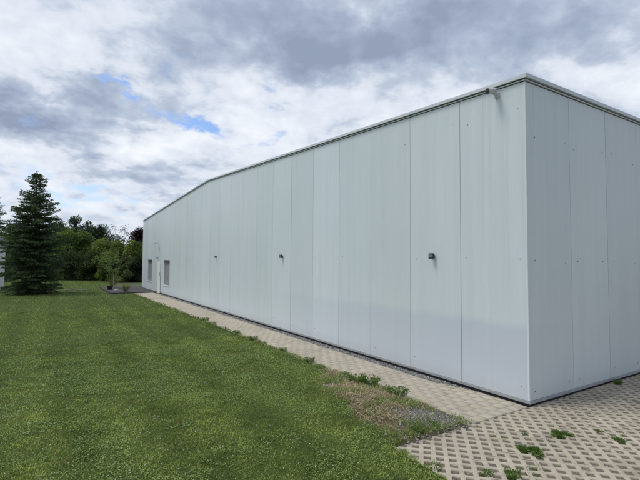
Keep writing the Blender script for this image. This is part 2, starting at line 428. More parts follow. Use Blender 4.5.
# pale haze near the horizon
hz = N(wt, 'ShaderNodeMapRange', ins={'From Min': 0.16, 'From Max': 0.0, 'To Min': 0.0, 'To Max': 0.35}); L(wt, zc.outputs[0], hz.inputs['Value'])
wcol = mixc(wt, hz.outputs[0], wcol, (6.6, 7.2, 8.2))
L(wt, wcol, bg.inputs['Color']); bg.inputs['Strength'].default_value = SKY_STRENGTH
sd = bpy.data.lights.new('sun', 'SUN'); sun = bpy.data.objects.new('sun', sd); COL.objects.link(sun)
sd.energy = 1.7; sd.angle = math.radians(20); sd.color = (1.0, 0.955, 0.88)
hd = Vector((sx, sy, 0)).normalized() * math.cos(SUN_EL); tosun = Vector((hd.x, hd.y, math.sin(SUN_EL)))
sun.rotation_euler = tosun.to_track_quat('Z', 'Y').to_euler()
sun.location = tosun * 60

vs_ = scene.view_settings
vs_.view_transform = 'Standard'; vs_.look = 'None'; vs_.exposure = 0.14; vs_.gamma = 1.0; vs_.use_curve_mapping = False
scene.display_settings.display_device = 'sRGB'

# ---------------------------------------------------------------- ground
def mound(x, y):
    return 0.11 * np.exp(-(((x + 2.05) / 0.55) ** 2 + ((y - 1.35) / 0.95) ** 2))
def lawn_z(x, y):
    x = np.asarray(x, float); y = np.asarray(y, float)
    n = (fbm(x, y, 3.0, 5, 3) - 0.5) * 0.07 * np.clip((-1.4 - x) / 2.0, 0, 1)
    return GZ + 0.005 + n + mound(x, y)
def sstep(a, b, x):
    t = np.clip((x - a) / (b - a), 0, 1); return t * t * (3 - 2 * t)
def dry_mask(x, y):
    """1 on the bare, dried-out bank between lawn, path and grid paving."""
    n = (fbm(x, y, 0.5, 2, 4) - 0.5)
    left = -1.62 - 0.95 * np.clip((2.9 - y) / 2.6, 0, 1) ** 0.6
    m = sstep(-0.10, 0.16, x - left + n * 0.5) * sstep(3.25, 2.7, y + n * 0.9) * sstep(-0.35, -0.1, y + 0.0 * x)
    return np.where((x > -2.75) & (x < -1.2), m, 0)
def grav_mask(x, y):
    n = (fbm(x, y, 0.35, 9, 3) - 0.5)
    return sstep(0.42, 0.0, np.hypot((x + 1.60) / 1.0, (y - 0.38) / 0.75) - 0.22 + n * 0.25) * (x < -1.2)

# base sheet to the horizon, with lawn sheet above it
g = MB(); g.quad((-3000, -3000, -0.32), (3000, -3000, -0.32), (3000, 3000, -0.32), (-3000, 3000, -0.32))
tag(g.build('ground', M['farground']), kind='structure')
EDGE_X = -1.345
def lawn_sheet():
    xs = np.unique(np.concatenate([np.arange(-120, -16, 8), np.arange(-16, -3, 0.5), np.arange(-3, EDGE_X, 0.06), [EDGE_X]]))
    ys = np.unique(np.concatenate([np.arange(-60, -8, 4), np.arange(-8, -1, 0.4), np.arange(-1, 5, 0.08), np.arange(5, 32, 0.5), np.arange(32, 160, 8), [0.0]]))
    X, Y = np.meshgrid(xs, ys, indexing='ij'); Z = lawn_z(X, Y)
    Z = np.where(np.abs(X - EDGE_X) < 0.01, GZ - 0.03 + 0 * Z, Z); Z = np.where((np.abs(Y) < 0.01) & (X > -2.63), GZ - 0.006, Z)
    idx = np.arange(X.size).reshape(X.shape)
    cx = (X[:-1, :-1] + X[1:, 1:]) / 2; cy = (Y[:-1, :-1] + Y[1:, 1:]) / 2
    keep = ~((cx > -2.62) & (cy < 0.0))
    F = np.stack([idx[:-1, :-1], idx[1:, :-1], idx[1:, 1:], idx[:-1, 1:]], -1)[keep]
    d = dry_mask(X, Y).ravel(); gr = grav_mask(X, Y).ravel()
    col = np.stack([d, gr, 0 * d], -1)
    tag(np_mesh('lawn', np.stack([X, Y, Z], -1).reshape(-1, 3), F, M['lawn'], None, col, True), kind='structure')
lawn_sheet()
# strips of ground beyond the path's end and behind the building
g = MB()
g.box(EDGE_X, 0.3, 31.0, 160, -0.30, GZ - 0.002); g.box(0.3, 120, 29.9, 160, -0.30, GZ - 0.004)
o = tag(g.build('back_lawn', M['farground']), kind='structure')

# ---------------------------------------------------------------- grass
def grass_blades(pts, h, w, lean, col, name, mat):
    """Bent tapering blades, two faces each, as one mesh."""
    n = len(pts)
    a = rng.random(n) * 2 * np.pi; b = rng.random(n) * 2 * np.pi
    dx_, dy_ = np.cos(a), np.sin(a); lx, ly = np.cos(b) * lean, np.sin(b) * lean
    P = pts
    w2 = w / 2
    side = np.stack([dx_ * w2, dy_ * w2, 0 * w2], -1)
    mid = P + np.stack([lx * h * 0.35, ly * h * 0.35, h * 0.6], -1)
    tip = P + np.stack([lx * h, ly * h, h * (1.0 - 0.35 * lean)], -1)
    V = np.stack([P - side, P + side, mid + side * 0.8, mid - side * 0.8, tip], 1)     # n,5,3
    base = (np.arange(n) * 5)[:, None]
    F3 = np.concatenate([base + np.array([[0, 1, 2]]), base + np.array([[0, 2, 3]]), base + np.array([[3, 2, 4]])], 0)
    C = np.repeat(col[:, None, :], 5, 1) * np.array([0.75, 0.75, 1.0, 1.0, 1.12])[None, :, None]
    return np_mesh(name, V.reshape(-1, 3), F3, mat, None, C.reshape(-1, 3))

def wedge_points(r0, r1, n, a0=-62, a1=42):
    """Random spots on the lawn between two distances from where the photographer stands."""
    r = np.sqrt(rng.random(n) * (r1 ** 2 - r0 ** 2) + r0 ** 2); a = np.radians(rng.random(n) * (a1 - a0) + a0)
    f = np.array(fw0); t = np.array(rt0)
    x = CAM.x + r * (np.cos(a) * f[0] + np.sin(a) * t[0]); y = CAM.y + r * (np.cos(a) * f[1] + np.sin(a) * t[1])
    return x, y
def on_lawn(x, y):
    wobx = (fbm(x, y, 0.45, 4, 3) - 0.5) * 0.16
    ok = np.where(y > 0.02, x < EDGE_X + 0.07 + wobx * 1.3, x < -2.62 + wobx * 0.9)
    return ok & (x > -60)
def lawn_tint(x, y):
    n = len(x)
    a = fbm(x, y, 1.5, 1, 4); b = fbm(x, y, 0.22, 6, 3); c = rng.random(n)
    mow = 0.5 + 0.5 * np.sin((x + 0.25 * (fbm(x, y, 4, 8, 2) - 0.5)) * 2 * np.pi / 1.05)     # mower lanes
    k = np.clip(0.44 + (a - 0.5) * 0.75 + (b - 0.5) * 1.2 + (mow - 0.5) * 0.40, 0, 1)[:, None]
    dark = np.array([0.124, 0.182, 0.028]); light = np.array([0.49, 0.575, 0.155])
    col = dark * (1 - k) + light * k
    col = col * (0.45 + 1.15 * c[:, None] ** 1.6)
    dryp = (rng.random(n) < (0.07 + 0.16 * np.clip((a - 0.55) * 4, 0, 1)))[:, None]
    return np.where(dryp, np.array([0.42, 0.40, 0.19]) * (0.6 + 0.6 * c[:, None]), col)

Ps = []; Hs = []; Ws = []; Ls = []; Cs = []
for r0, r1, n, h, w in [(1.2, 4.2, 150000, 0.034, 0.0042), (4.2, 7.0, 190000, 0.036, 0.0060), (7, 12, 190000, 0.038, 0.0085),
                        (12, 20, 130000, 0.042, 0.014), (20, 46, 120000, 0.050, 0.028)]:
    x, y = wedge_points(r0, r1, n)
    ok = on_lawn(x, y); x = x[ok]; y = y[ok]
    d = dry_mask(x, y) + grav_mask(x, y)
    ok = rng.random(len(x)) > np.clip(d * 1.1, 0, 0.90); x = x[ok]; y = y[ok]
    Ps.append(np.stack([x, y, lawn_z(x, y) - 0.004], -1))
    tall = fbm(x, y, 0.5, 12, 3)
    edge = np.where(y > 0, np.clip(1 - (EDGE_X - x) / 0.18, 0, 1), np.clip(1 - (-2.62 - x) / 0.25, 0, 1))
    Hs.append(0.70 * h * (0.55 + 0.75 * rng.random(len(x))) * (0.6 + 0.85 * tall) * (1 + 2.0 * np.clip(edge, 0, 1) * rng.random(len(x)) * (fbm(x, y, 0.7, 17, 3) * 1.6)))
    Ws.append(w * (0.7 + 0.6 * rng.random(len(x)))); Ls.append(0.25 + 0.95 * rng.random(len(x)))
    Cs.append(lawn_tint(x, y))
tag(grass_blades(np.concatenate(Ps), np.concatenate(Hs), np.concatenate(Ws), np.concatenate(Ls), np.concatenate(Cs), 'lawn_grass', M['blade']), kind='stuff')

# clover and daisy heads scattered through the turf
def tiny_heads(n):
    x, y = wedge_points(1.6, 13, n, -58, 38); keep = on_lawn(x, y) & (dry_mask(x, y) < 0.2) & (fbm(x, y, 1.4, 15, 3) > 0.42); x = x[keep]; y = y[keep]
    r = 0.0045 + 0.0035 * rng.random(len(x)); z = lawn_z(x, y) + 0.022 + 0.016 * rng.random(len(x))
    o6 = np.array([(1, 0, 0), (-1, 0, 0), (0, 1, 0), (0, -1, 0), (0, 0, .7), (0, 0, -.7)])
    V = np.stack([x, y, z], -1)[:, None, :] + o6[None] * r[:, None, None]
    f8 = np.array([(0, 2, 4), (2, 1, 4), (1, 3, 4), (3, 0, 4), (2, 0, 5), (1, 2, 5), (3, 1, 5), (0, 3, 5)])
    F = (np.arange(len(x)) * 6)[:, None, None] + f8[None]
    c = np.repeat(np.where(rng.random(len(x))[:, None] < 0.75, np.array([0.62, 0.62, 0.52]), np.array([0.42, 0.45, 0.18]))[:, None, :], 6, 1)
    return np_mesh('clover_flowers', V.reshape(-1, 3), F.reshape(-1, 3), M['stone'], None, c.reshape(-1, 3))
tag(tiny_heads(6500), kind='stuff')

def clover_leaves(n):
    x, y = wedge_points(1.6, 11, n, -58, 38); keep = on_lawn(x, y) & (dry_mask(x, y) + grav_mask(x, y) < 0.3) & (fbm(x, y, 0.45, 25, 4) > 0.50); x = x[keep]; y = y[keep]; n = len(x)
    P = np.stack([x, y, lawn_z(x, y) + 0.012 + 0.020 * rng.random(n)], -1)
    a = rng.random(n) * 6.283; D = np.stack([np.cos(a), np.sin(a), rng.normal(0.15, 0.3, n)], -1)
    D /= np.linalg.norm(D, axis=1, keepdims=True); S = np.cross(D, np.array([0, 0, 1.0]) + rng.normal(0, 0.25, (n, 3))); S /= np.linalg.norm(S, axis=1, keepdims=True)
    l = (0.010 + 0.010 * rng.random(n))[:, None]
    V = np.stack([P, P + D * l * 0.55 + S * l * 0.45, P + D * l, P + D * l * 0.55 - S * l * 0.45], 1)
    F = (np.arange(n) * 4)[:, None] + np.arange(4)[None]; t = rng.random(n)[:, None]
    col = np.array([0.11, 0.19, 0.045]) * (1 - t) + np.array([0.32, 0.44, 0.14]) * t
    return np_mesh('clover_leaves', V.reshape(-1, 3), F, M['blade'], None, np.repeat(col[:, None, :], 4, 1).reshape(-1, 3))
tag(clover_leaves(190000), kind='stuff')

# dry straw on the bank
n = 42000
x = rng.uniform(-2.75, -1.2, n); y = rng.uniform(-0.25, 3.4, n)
ok = (rng.random(n) < dry_mask(x, y) * 0.6) & on_lawn(x, y) & (rng.random(n) > grav_mask(x, y) * 0.93) & (fbm(x, y, 0.25, 21, 3) > 0.42)
x = x[ok]; y = y[ok]; n = len(x); t = rng.random(n)[:, None]
gmix = (fbm(x, y, 0.4, 31, 3)[:, None] > 0.50) & (rng.random((n, 1)) < 0.75)
sc_ = np.where(gmix, np.array([0.19, 0.27, 0.065]) * (0.6 + 0.8 * t), np.array([0.50, 0.42, 0.27]) * (0.35 + 1.0 * t))
tag(grass_blades(np.stack([x, y, lawn_z(x, y) - 0.004], -1), 0.03 + 0.075 * rng.random(n) ** 2, 0.0055 + 0.003 * rng.random(n), 0.6 + 1.9 * rng.random(n), sc_, 'dry_grass', M['dry']), kind='stuff')

# ---------------------------------------------------------------- loose stones
ico = None
def stone_field(x, y, z, r, col, name):
    bm = bmesh.new(); bmesh.ops.create_icosphere(bm, subdivisions=1, radius=1.0)
    iv = np.array([v.co[:] for v in bm.verts]); jf = np.array([[v.index for v in f.verts] for f in bm.faces]); bm.free()
    n = len(x); k = len(iv)
    jit = 1 + 0.35 * (rng.random((n, k, 1)) - 0.5)
    sc3 = np.stack([0.75 + 0.6 * rng.random(n), 0.75 + 0.6 * rng.random(n), 0.5 + 0.35 * rng.random(n)], -1)
    a = rng.random(n) * 6.283
    Q = iv[None] * jit * sc3[:, None, :] * r[:, None, None]
    X = Q[..., 0] * np.cos(a)[:, None] - Q[..., 1] * np.sin(a)[:, None]; Y = Q[..., 0] * np.sin(a)[:, None] + Q[..., 1] * np.cos(a)[:, None]
    V = np.stack([X + x[:, None], Y + y[:, None], Q[..., 2] + z[:, None]], -1)
    F = (np.arange(n) * k)[:, None, None] + jf[None]
    return np_mesh(name, V.reshape(-1, 3), F.reshape(-1, 3), M['stone'], None, np.repeat(col[:, None, :], k, 1).reshape(-1, 3))
def stone_cols(n, lo, hi, pale=0.06):
    t = rng.random(n)[:, None]; c = np.array(lo) * (1 - t) + np.array(hi) * t
    return np.where(rng.random(n)[:, None] < pale, np.array([0.55, 0.53, 0.50]), c)

def path_right(y):
    """The path's edge along the wall: it swings in to the corner at the near end."""
    return -0.24 + 0.20 * sstep(1.9, 0.6, np.asarray(y, float))
# gravel strip between path and wall
g = MB(); g.box(-0.32, 0.05, 0.02, 23.3, -0.30, GZ - 0.035)
o = g.build('gravel_bed', M['slab']); tag(o, kind='structure')
ys = np.concatenate([rng.uniform(0.3, 9, 11000), rng.uniform(9, 23.2, 7000)]); xs = rng.uniform(-0.27, 0.03, len(ys)); k = xs > path_right(ys) - 0.01
xs = xs[k]; ys = ys[k]; rr = np.where(ys < 9, 0.012, 0.017) * (0.6 + 0.8 * rng.random(len(xs)))
tag(stone_field(xs, ys, GZ - 0.03 + 0.012 * rng.random(len(xs)), rr, stone_cols(len(xs), (0.09, 0.09, 0.095), (0.36, 0.355, 0.35)), 'wall_gravel'), kind='stuff')
# gravel spilled at the end of the bank, and stones on the bank and lawn edge
n = 9000; x = rng.uniform(-2.6, -1.27, n); y = rng.uniform(-0.05, 1.3, n); ok = rng.random(n) < grav_mask(x, y); x = x[ok]; y = y[ok]
x2 = rng.uniform(-2.85, -1.25, 3200); y2 = rng.uniform(-0.1, 2.6, 3200); ok = rng.random(3200) < dry_mask(x2, y2) * 0.55 + 0.05 * (y2 < 0.8); x2 = x2[ok]; y2 = y2[ok]
rr = np.concatenate([0.005 + 0.006 * rng.random(len(x)), 0.007 + 0.014 * rng.random(len(x2)) ** 2])
x = np.concatenate([x, x2]); y = np.concatenate([y, y2])
tag(stone_field(x, y, lawn_z(x, y) + 0.002, rr, stone_cols(len(x), (0.12, 0.115, 0.105), (0.34, 0.325, 0.29), 0.06), 'bank_gravel'), kind='stuff')
# crumbs lying in the cells of the grid stones
n = 16000; x = rng.uniform(-2.65, 4.5, n); y = rng.uniform(-3.2, -0.02, n)
tag(stone_field(x, y, np.full(n, GZ - 0.011), 0.004 + 0.006 * rng.random(n) ** 2, stone_cols(n, (0.12, 0.10, 0.08), (0.36, 0.32, 0.27), 0.05), 'cell_grit'), kind='stuff')

# ---------------------------------------------------------------- grid paving (diamond cells)
def grid_paving():
    p = 0.1285; s = 0.0390; b = 0.005                # cell pitch, half side of the hole, chamfer
    c45 = math.sqrt(0.5)
    x0, x1, y0, y1 = -2.80, 9.0, -7.5, -0.012
    K = int(14 / p)
    iu, iv = np.meshgrid(np.arange(-K, K), np.arange(-K, K), indexing='ij')
    U = (iu.ravel() + 0.5) * p; W = (iv.ravel() + 0.5) * p
    cx = (U - W) * c45; cy = (U + W) * c45 - 0.02
    m = (cx > x0) & (cx < x1) & (cy > y0) & (cy < y1 - 0.006)
    iu = iu.ravel()[m]; iv = iv.ravel()[m]; U = U[m]; W = W[m]; n = len(U)
    cxm = cx[m]; cym = cy[m]
    rings = [(p / 2, 0.0), (s + b, 0.0), (s, -b * 0.8), (s * 0.95, -0.040)]
    sq = np.array([(-1, -1), (1, -1), (1, 1), (-1, 1)], float)
    V = np.zeros((n, 16, 3)); 
    jit = 1 + 0.10 * (rng.random((n, 4, 1)) - 0.5)
    for r, (h, z) in enumerate(rings):
        q = sq[None] * h * (jit if r else 1.0)
        uu = U[:, None] + q[..., 0]; ww = W[:, None] + q[..., 1]
        V[:, r * 4:r * 4 + 4, 0] = (uu - ww) * c45; V[:, r * 4:r * 4 + 4, 1] = (uu + ww) * c45 - 0.02; V[:, r * 4:r * 4 + 4, 2] = z
    # stones laid 60 x 40 cm, each a touch higher or lower and of its own shade
    bx = np.floor(cxm / 0.545).astype(int); by = np.floor(cym / 0.364).astype(int)
    hsh = _tab[(bx * 7 + 31) % 256, (by * 13 + 77) % 256]
    V[..., 2] += GZ + ((hsh - 0.5) * 0.006)[:, None]
    tone = (0.90 + 0.20 * _tab[(bx * 11 + 5) % 256, (by * 5 + 9) % 256])[:, None, None] * np.ones((n, 16, 3))
    tone *= np.array([1, 1, 1, 1, 1, 1, 1, 1, 0.88, 0.88, 0.88, 0.88, 0.55, 0.53, 0.50, 0.52])[None, :, None]  # hole walls darker: soil stain, plus shade of the recess put into the colour
    # clip to the straight edge along path and wall
    V[..., 1] = np.minimum(V[..., 1], y1)
    fs = []
    for r in range(3):
        for k in range(4):
            k2 = (k + 1) % 4; fs.append((r * 4 + k, r * 4 + k2, (r + 1) * 4 + k2, (r + 1) * 4 + k))
    F = (np.arange(n) * 16)[:, None, None] + np.array(fs)[None]
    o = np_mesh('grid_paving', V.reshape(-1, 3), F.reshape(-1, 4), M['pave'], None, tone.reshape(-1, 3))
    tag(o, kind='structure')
    e = MB(); e.box(-2.88, 9.0, -7.6, -0.004, -0.30, GZ - 0.012)
    tag(e.build('paving_soil', M['soil']), kind='structure')
grid_paving()

# thin moss and seedlings in some of the cells
def cell_moss():
    p_ = 0.1285 * math.sqrt(0.5); PP = []
    for i in range(-30, 50):
        for j in range(0, 34):
            if (i + j) % 2: continue
            x = i * p_; y = -0.02 - j * p_ - 0.0
            if x < -2.6 or rng.random() > 0.16 + 0.35 * (float(fbm(x, y, 0.8, 33, 3)) > 0.56): continue
            k = int(rng.integers(4, 26)); e_ = rng.normal(0, 1, 2) * 0.018
            q = rng.normal(0, 0.014, (k, 2)) + e_; q = q[np.abs(q).sum(1) < 0.052]
            PP.append(np.column_stack([x + q[:, 0], y + q[:, 1], np.full(len(q), GZ - 0.014)]))
    P = np.concatenate(PP); n = len(P); t = rng.random(n)[:, None]
    D = rng.normal(0, 0.6, (n, 3)) + np.array([0, 0, 0.8]); D /= np.linalg.norm(D, axis=1, keepdims=True)
    S = np.cross(D, rng.normal(size=(n, 3))); S /= np.linalg.norm(S, axis=1, keepdims=True)
    l = (0.010 + 0.018 * rng.random(n))[:, None]
    V = np.stack([P, P + D * l * 0.5 + S * 0.003, P + D * l, P + D * l * 0.5 - S * 0.003], 1)
    col = np.array([0.075, 0.11, 0.03]) * (1 - t) + np.array([0.22, 0.24, 0.09]) * t
    tag(np_mesh('cell_moss', V.reshape(-1, 3), (np.arange(n) * 4)[:, None] + np.arange(4)[None], M['leaf'], None, np.repeat(col[:, None, :], 4, 1).reshape(-1, 3)), kind='stuff')
cell_moss()

# ---------------------------------------------------------------- path of concrete stones
def brick_path():
    vs = []; fs = []; cs = []
    bw, bl = 0.199, 0.165; ch = 0.005; gap = 0.002
    base = np.array([(0, 0), (1, 0), (1, 1), (0, 1)], float)
    y = 0.0; row = 0
    while y < 24.15:
        off = 0.0 if row % 2 == 0 else bw / 2
        x = EDGE_X + 0.02 - off
        while x < 0.0:
            xa = max(x, EDGE_X + 0.02); xb = min(x + bw, float(path_right(y + bl / 2)))
            if xb - xa > 0.03:
                z = GZ + rng.uniform(-0.0018, 0.0018); tz = rng.uniform(-0.0012, 0.0012, 4)
                b0 = len(vs)
                for (q, dz) in ((gap, -0.04), (gap, -ch), (gap + ch, 0.0)):
                    for k, (i, j) in enumerate(base):
                        vs.append((xa + q * 0.5 if i == 0 else xb - q * 0.5, y + q * 1.1 if j == 0 else y + bl - q * 1.1, z + dz + (tz[k] if dz > -0.01 else 0)))
                for r in range(2):
                    for k in range(4):
                        k2 = (k + 1) % 4; fs.append((b0 + r * 4 + k, b0 + r * 4 + k2, b0 + r * 4 + 4 + k2, b0 + r * 4 + 4 + k))
                fs.append((b0 + 8, b0 + 9, b0 + 10, b0 + 11))
                t = rng.uniform(0.97, 1.03) * (1 - 0.10 * max(0.0, float(fbm(xa, y, 0.9, 40, 3)) - 0.5) * 3); cs.extend([(t, t * rng.uniform(0.985, 1.01), t * rng.uniform(0.96, 1.01))] * 12)
            x += bw
        y += bl; row += 1
    o = np_mesh('brick_path', np.array(vs), np.array(fs), M['brick'], None, np.array(cs)); tag(o, kind='structure')
    e = MB(); e.box(EDGE_X + 0.005, -0.235, 0.0, 24.2, -0.30, GZ - 0.012)
    tag(e.build('path_bed', M['soil']), kind='structure')
brick_path()

# ---------------------------------------------------------------- the white hall
PW = 1.195; LEN = 29.4; WID = 26.0; EAVE = 4.665; RIDGE = 5.375; MID = LEN / 2
def top_at(y): return EAVE + (RIDGE - EAVE) * (1 - abs(y - MID) / MID)
hall = empty('warehouse', (0, 0, GZ))
tag(hall, 'long white panel-clad industrial hall with low gable, filling the right of the view', 'warehouse')
hall_parent = hall
def H(mb, name, mats, **kw):
    o = mb.build(name, mats, hall, **kw); o.location = (0, 0, -GZ); return o
openings = [(21.25, 22.72, 0.48, 1.93), (23.52, 24.50, -0.2, 1.90), (25.95, 27.35, 0.52, 1.95)]
gw = 0.0042; TH = 0.012
def panel_wall(axis):
    V = []; Fq = []; C = []; mi = []
    def P(a, dpt, z):  # a along the wall, dpt inward
        return (dpt, a, z) if axis == 'Y' else (a, dpt, z)
    def quad(a, b, c, d, col, m=0):
        i = len(V); V.extend([a, b, c, d]); C.extend([col] * 4)
        Fq.append((i, i + 1, i + 2, i + 3) if axis == 'Y' else (i + 3, i + 2, i + 1, i)); mi.append(m)
    length = LEN if axis == 'Y' else WID
    edges = list(np.arange(0, length, PW)) + [length]
    if edges[-1] - edges[-2] < 0.05: edges.pop(-2)
    ops = openings if axis == 'Y' else []
    T = top_at if axis == 'Y' else (lambda a: EAVE)
    for i in range(len(edges) - 1):
        a0, a1 = edges[i] + gw, edges[i + 1] - gw
        t = random.uniform(0.945, 1.025); col = (t * (1.0 if axis == 'Y' else 1.035), t * random.uniform(0.995, 1.004), t * random.uniform(0.99, 1.01) * (0.985 if axis == 'Y' else 0.95))
        cuts = sorted({a0, a1} | {q for o in ops for q in (o[0], o[1]) if a0 < q < a1} | ({MID} if axis == 'Y' and a0 < MID < a1 else set()))
        d0 = random.uniform(-0.0012, 0.0012); d1 = random.uniform(-0.0012, 0.0012)
        dd = lambda a: d0 + (d1 - d0) * (a - a0) / (a1 - a0)
        for c0, c1 in zip(cuts[:-1], cuts[1:]):
            hit = [o for o in ops if o[0] < (c0 + c1) / 2 < o[1]]
            spans = [(0, None)] if not hit else [(0, hit[0][2]), (hit[0][3], None)]
            for z0, z1 in spans:
                if z1 is not None and z1 <= z0: continue
                za, zb = (T(c0), T(c1)) if z1 is None else (z1, z1)
                quad(P(c0, dd(c0), z0), P(c0, dd(c0), za), P(c1, dd(c1), zb), P(c1, dd(c1), z0), col)
        for a, s in ((a0, 1), (a1, -1)):      # returns into the joint
            if any(o[0] < a < o[1] for o in ops): continue
            pts = [P(a, dd(a), 0), P(a, TH, 0), P(a, TH, T(a)), P(a, dd(a), T(a))]
            if s < 0: pts.reverse()
            quad(*pts, col)
        if i < len(edges) - 2:
            e = edges[i + 1]
            if not any(o[0] < e < o[1] for o in ops):
                quad(P(a1 - 0.001, TH, 0), P(a1 - 0.001, TH, T(e)), P(e + gw + 0.001, TH, T(e)), P(e + gw + 0.001, TH, 0), (1, 1, 1), 1)
            else:
                for o in ops:
                    if o[0] < e < o[1]:
                        for z0, z1 in ((0, o[2]), (o[3], T(e))):
                            if z1 > z0: quad(P(a1 - 0.001, TH, z0), P(a1 - 0.001, TH, z1), P(e + gw + 0.001, TH, z1), P(e + gw + 0.001, TH, z0), (1, 1, 1), 1)
    # fixing screws
    def screw(a, z, r=0.011):
        k = 6; i = len(V)
        for ring, (rr, dp) in enumerate(((r, -0.0005), (r * 0.8, -0.006))):
            for q in range(k):
                V.append(P(a + rr * math.cos(q * 1.0472), dp - 0.0015, z + rr * math.sin(q * 1.0472))); C.append((1, 1, 1))
        for q in range(k):
            Fs.append((i + q, i + (q + 1) % k, i + k + (q + 1) % k, i + k + q))
        Fs6.append(tuple(i + k + q for q in range(k)))
    Fs = []; Fs6 = []
    for i in range(len(edges) - 1):
        a0, a1 = edges[i], edges[i + 1]
        if a0 > 18: break
        if axis == 'X':
            for z in (3.88, 2.03, 0.17):
                for a in (a0 + 0.17, a1 - 0.16):
                    screw(a + random.uniform(-.05, .05), z + random.uniform(-.06, .06), 0.0085)
        else:
            for z in (4.33, 2.05, 0.20):
                for a in (a0 + 0.14, a1 - 0.14):
                    if random.random() < 0.35 and not any(o[0] - .1 < a < o[1] + .1 for o in ops):
                        screw(a + random.uniform(-.03, .03), z + random.uniform(-.05, .05), 0.0065)
    me = bpy.data.meshes.new('gable_wall' if axis == 'Y' else 'side_wall')
    me.from_pydata(V, [], Fq + Fs + Fs6)
    for m in (M['gable' if axis == 'Y' else 'side'], M['seam'], M['screw']): me.materials.append(m)
    me.polygons.foreach_set('material_index', mi + [2] * (len(Fs) + len(Fs6)))
    at = me.color_attributes.new('tint', 'FLOAT_COLOR', 'POINT')
    at.data.foreach_set('color', np.concatenate([np.array(C), np.ones((len(C), 1))], 1).astype(np.float32).ravel())
    me.update()
    o = bpy.data.objects.new(me.name, me); COL.objects.link(o); o.parent = hall; o.location = (0, 0, -GZ)
    return o
panel_wall('Y'); panel_wall('X')
# insulated core behind the skins and the two far walls
core = MB()
core.add([(0.16, 0.16, -0.05), (0.16, LEN - 0.16, -0.05), (0.16, LEN - 0.16, EAVE - .02), (0.16, MID, RIDGE - .02), (0.16, 0.16, EAVE - .02)], [(0, 1, 2, 3, 4)])
core.quad((0.16, 0.16, -0.05), (0.16, 0.16, EAVE - .02), (WID - .1, 0.16, EAVE - .02), (WID - .1, 0.16, -0.05))
H(core, 'inner_wall', M['seam'])
bk = MB(); bk.quad((0, LEN, 0), (0, LEN, EAVE), (WID, LEN, EAVE), (WID, LEN, 0))
bk.add([(WID, 0, 0), (WID, LEN, 0), (WID, LEN, EAVE), (WID, MID, RIDGE), (WID, 0, EAVE)], [(0, 1, 2, 3, 4)])
H(bk, 'rear_wall', M['frame'])
# corner trim: folded sheet
ct = MB()
ct.box(-0.0042, -0.0022, -0.0042, 0.022, 0.0, EAVE - 0.004); ct.box(-0.0022, 0.022, -0.0042, -0.0022, 0.0, EAVE - 0.004)
H(ct, 'corner_trim', M['trim'])
# roof sheets
rf = MB()
rf.quad((-0.02, -0.02, EAVE + .085), (WID, -0.02, EAVE + .085), (WID, MID, RIDGE + .085), (-0.02, MID, RIDGE + .085))
rf.quad((-0.02, MID, RIDGE + .085), (WID, MID, RIDGE + .085), (WID, LEN + 0.02, EAVE + .085), (-0.02, LEN + 0.02, EAVE + .085))
H(rf, 'roof', M['roof'])
def gable_strip(mb, x0, x1, z0, z1, ya=0.0, yb=LEN):
    """Bar following the gable slope, z0..z1 above the panel tops."""
    for s0, s1 in ((ya, MID), (MID, yb)):
        def T2(y): return EAVE + (RIDGE - EAVE) * (1 - abs(y - MID) / MID)
        vs = [(x, y, T2(y) + z) for y in (s0, s1) for (x, z) in ((x0, z0), (x1, z0), (x1, z1), (x0, z1))]
        mb.add(vs, [(0, 1, 2, 3), (7, 6, 5, 4), (0, 4, 5, 1), (1, 5, 6, 2), (2, 6, 7, 3), (3, 7, 4, 0)])
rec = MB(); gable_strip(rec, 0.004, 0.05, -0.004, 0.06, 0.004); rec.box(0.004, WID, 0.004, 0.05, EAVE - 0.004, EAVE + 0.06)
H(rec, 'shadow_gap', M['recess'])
lip = MB(); gable_strip(lip, -0.022, 0.003, 0.012, 0.026, -0.022, LEN); lip.box(-0.020, WID, -0.022, 0.003, EAVE + 0.012, EAVE + 0.026)
H(lip, 'eave_lip', M['coping'])
cp = MB(); gable_strip(cp, -0.048, 0.06, 0.044, 0.096, -0.048, LEN + 0.05)
H(cp, 'gable_coping', M['coping'])
for yj in np.arange(3.0, LEN, 3.0):                       # butt joints of the coping lengths
    pass
cp = MB(); cp.box(-0.0465, WID, -0.050, 0.06, EAVE + 0.046, EAVE + 0.104)
H(cp, 'eave_coping', M['coping'])
for yj in np.arange(2.9, LEN, 3.0):
    cj = MB(); T = top_at(yj); cj.box(-0.0500, -0.0482, yj - 0.03, yj + 0.03, T + 0.046, T + 0.094); H(cj, 'coping_joint', M['coping'])
for xj in np.arange(3.4, 13, 3.0):
    cj = MB(); cj.box(xj - 0.03, xj + 0.03, -0.0520, -0.0502, EAVE + 0.049, EAVE + 0.102); H(cj, 'coping_joint', M['coping'])
# foot of the wall: drip profile and recessed plinth
fp = MB(); fp.box(-0.024, 0.012, -0.024, 23.50, -0.036, -0.004); fp.box(-0.024, 0.012, 24.52, LEN, -0.036, -0.004); fp.box(0.012, WID, -0.024, 0.012, -0.036, -0.004)
H(fp, 'drip_profile', M['lip'])
pl = MB(); pl.box(0.012, 0.15, 0.012, 23.50, -0.30, -0.036); pl.box(0.012, 0.15, 24.52, LEN, -0.30, -0.036); pl.box(0.15, WID, 0.012, 0.15, -0.30, -0.036)
H(pl, 'plinth', M['plinth'])
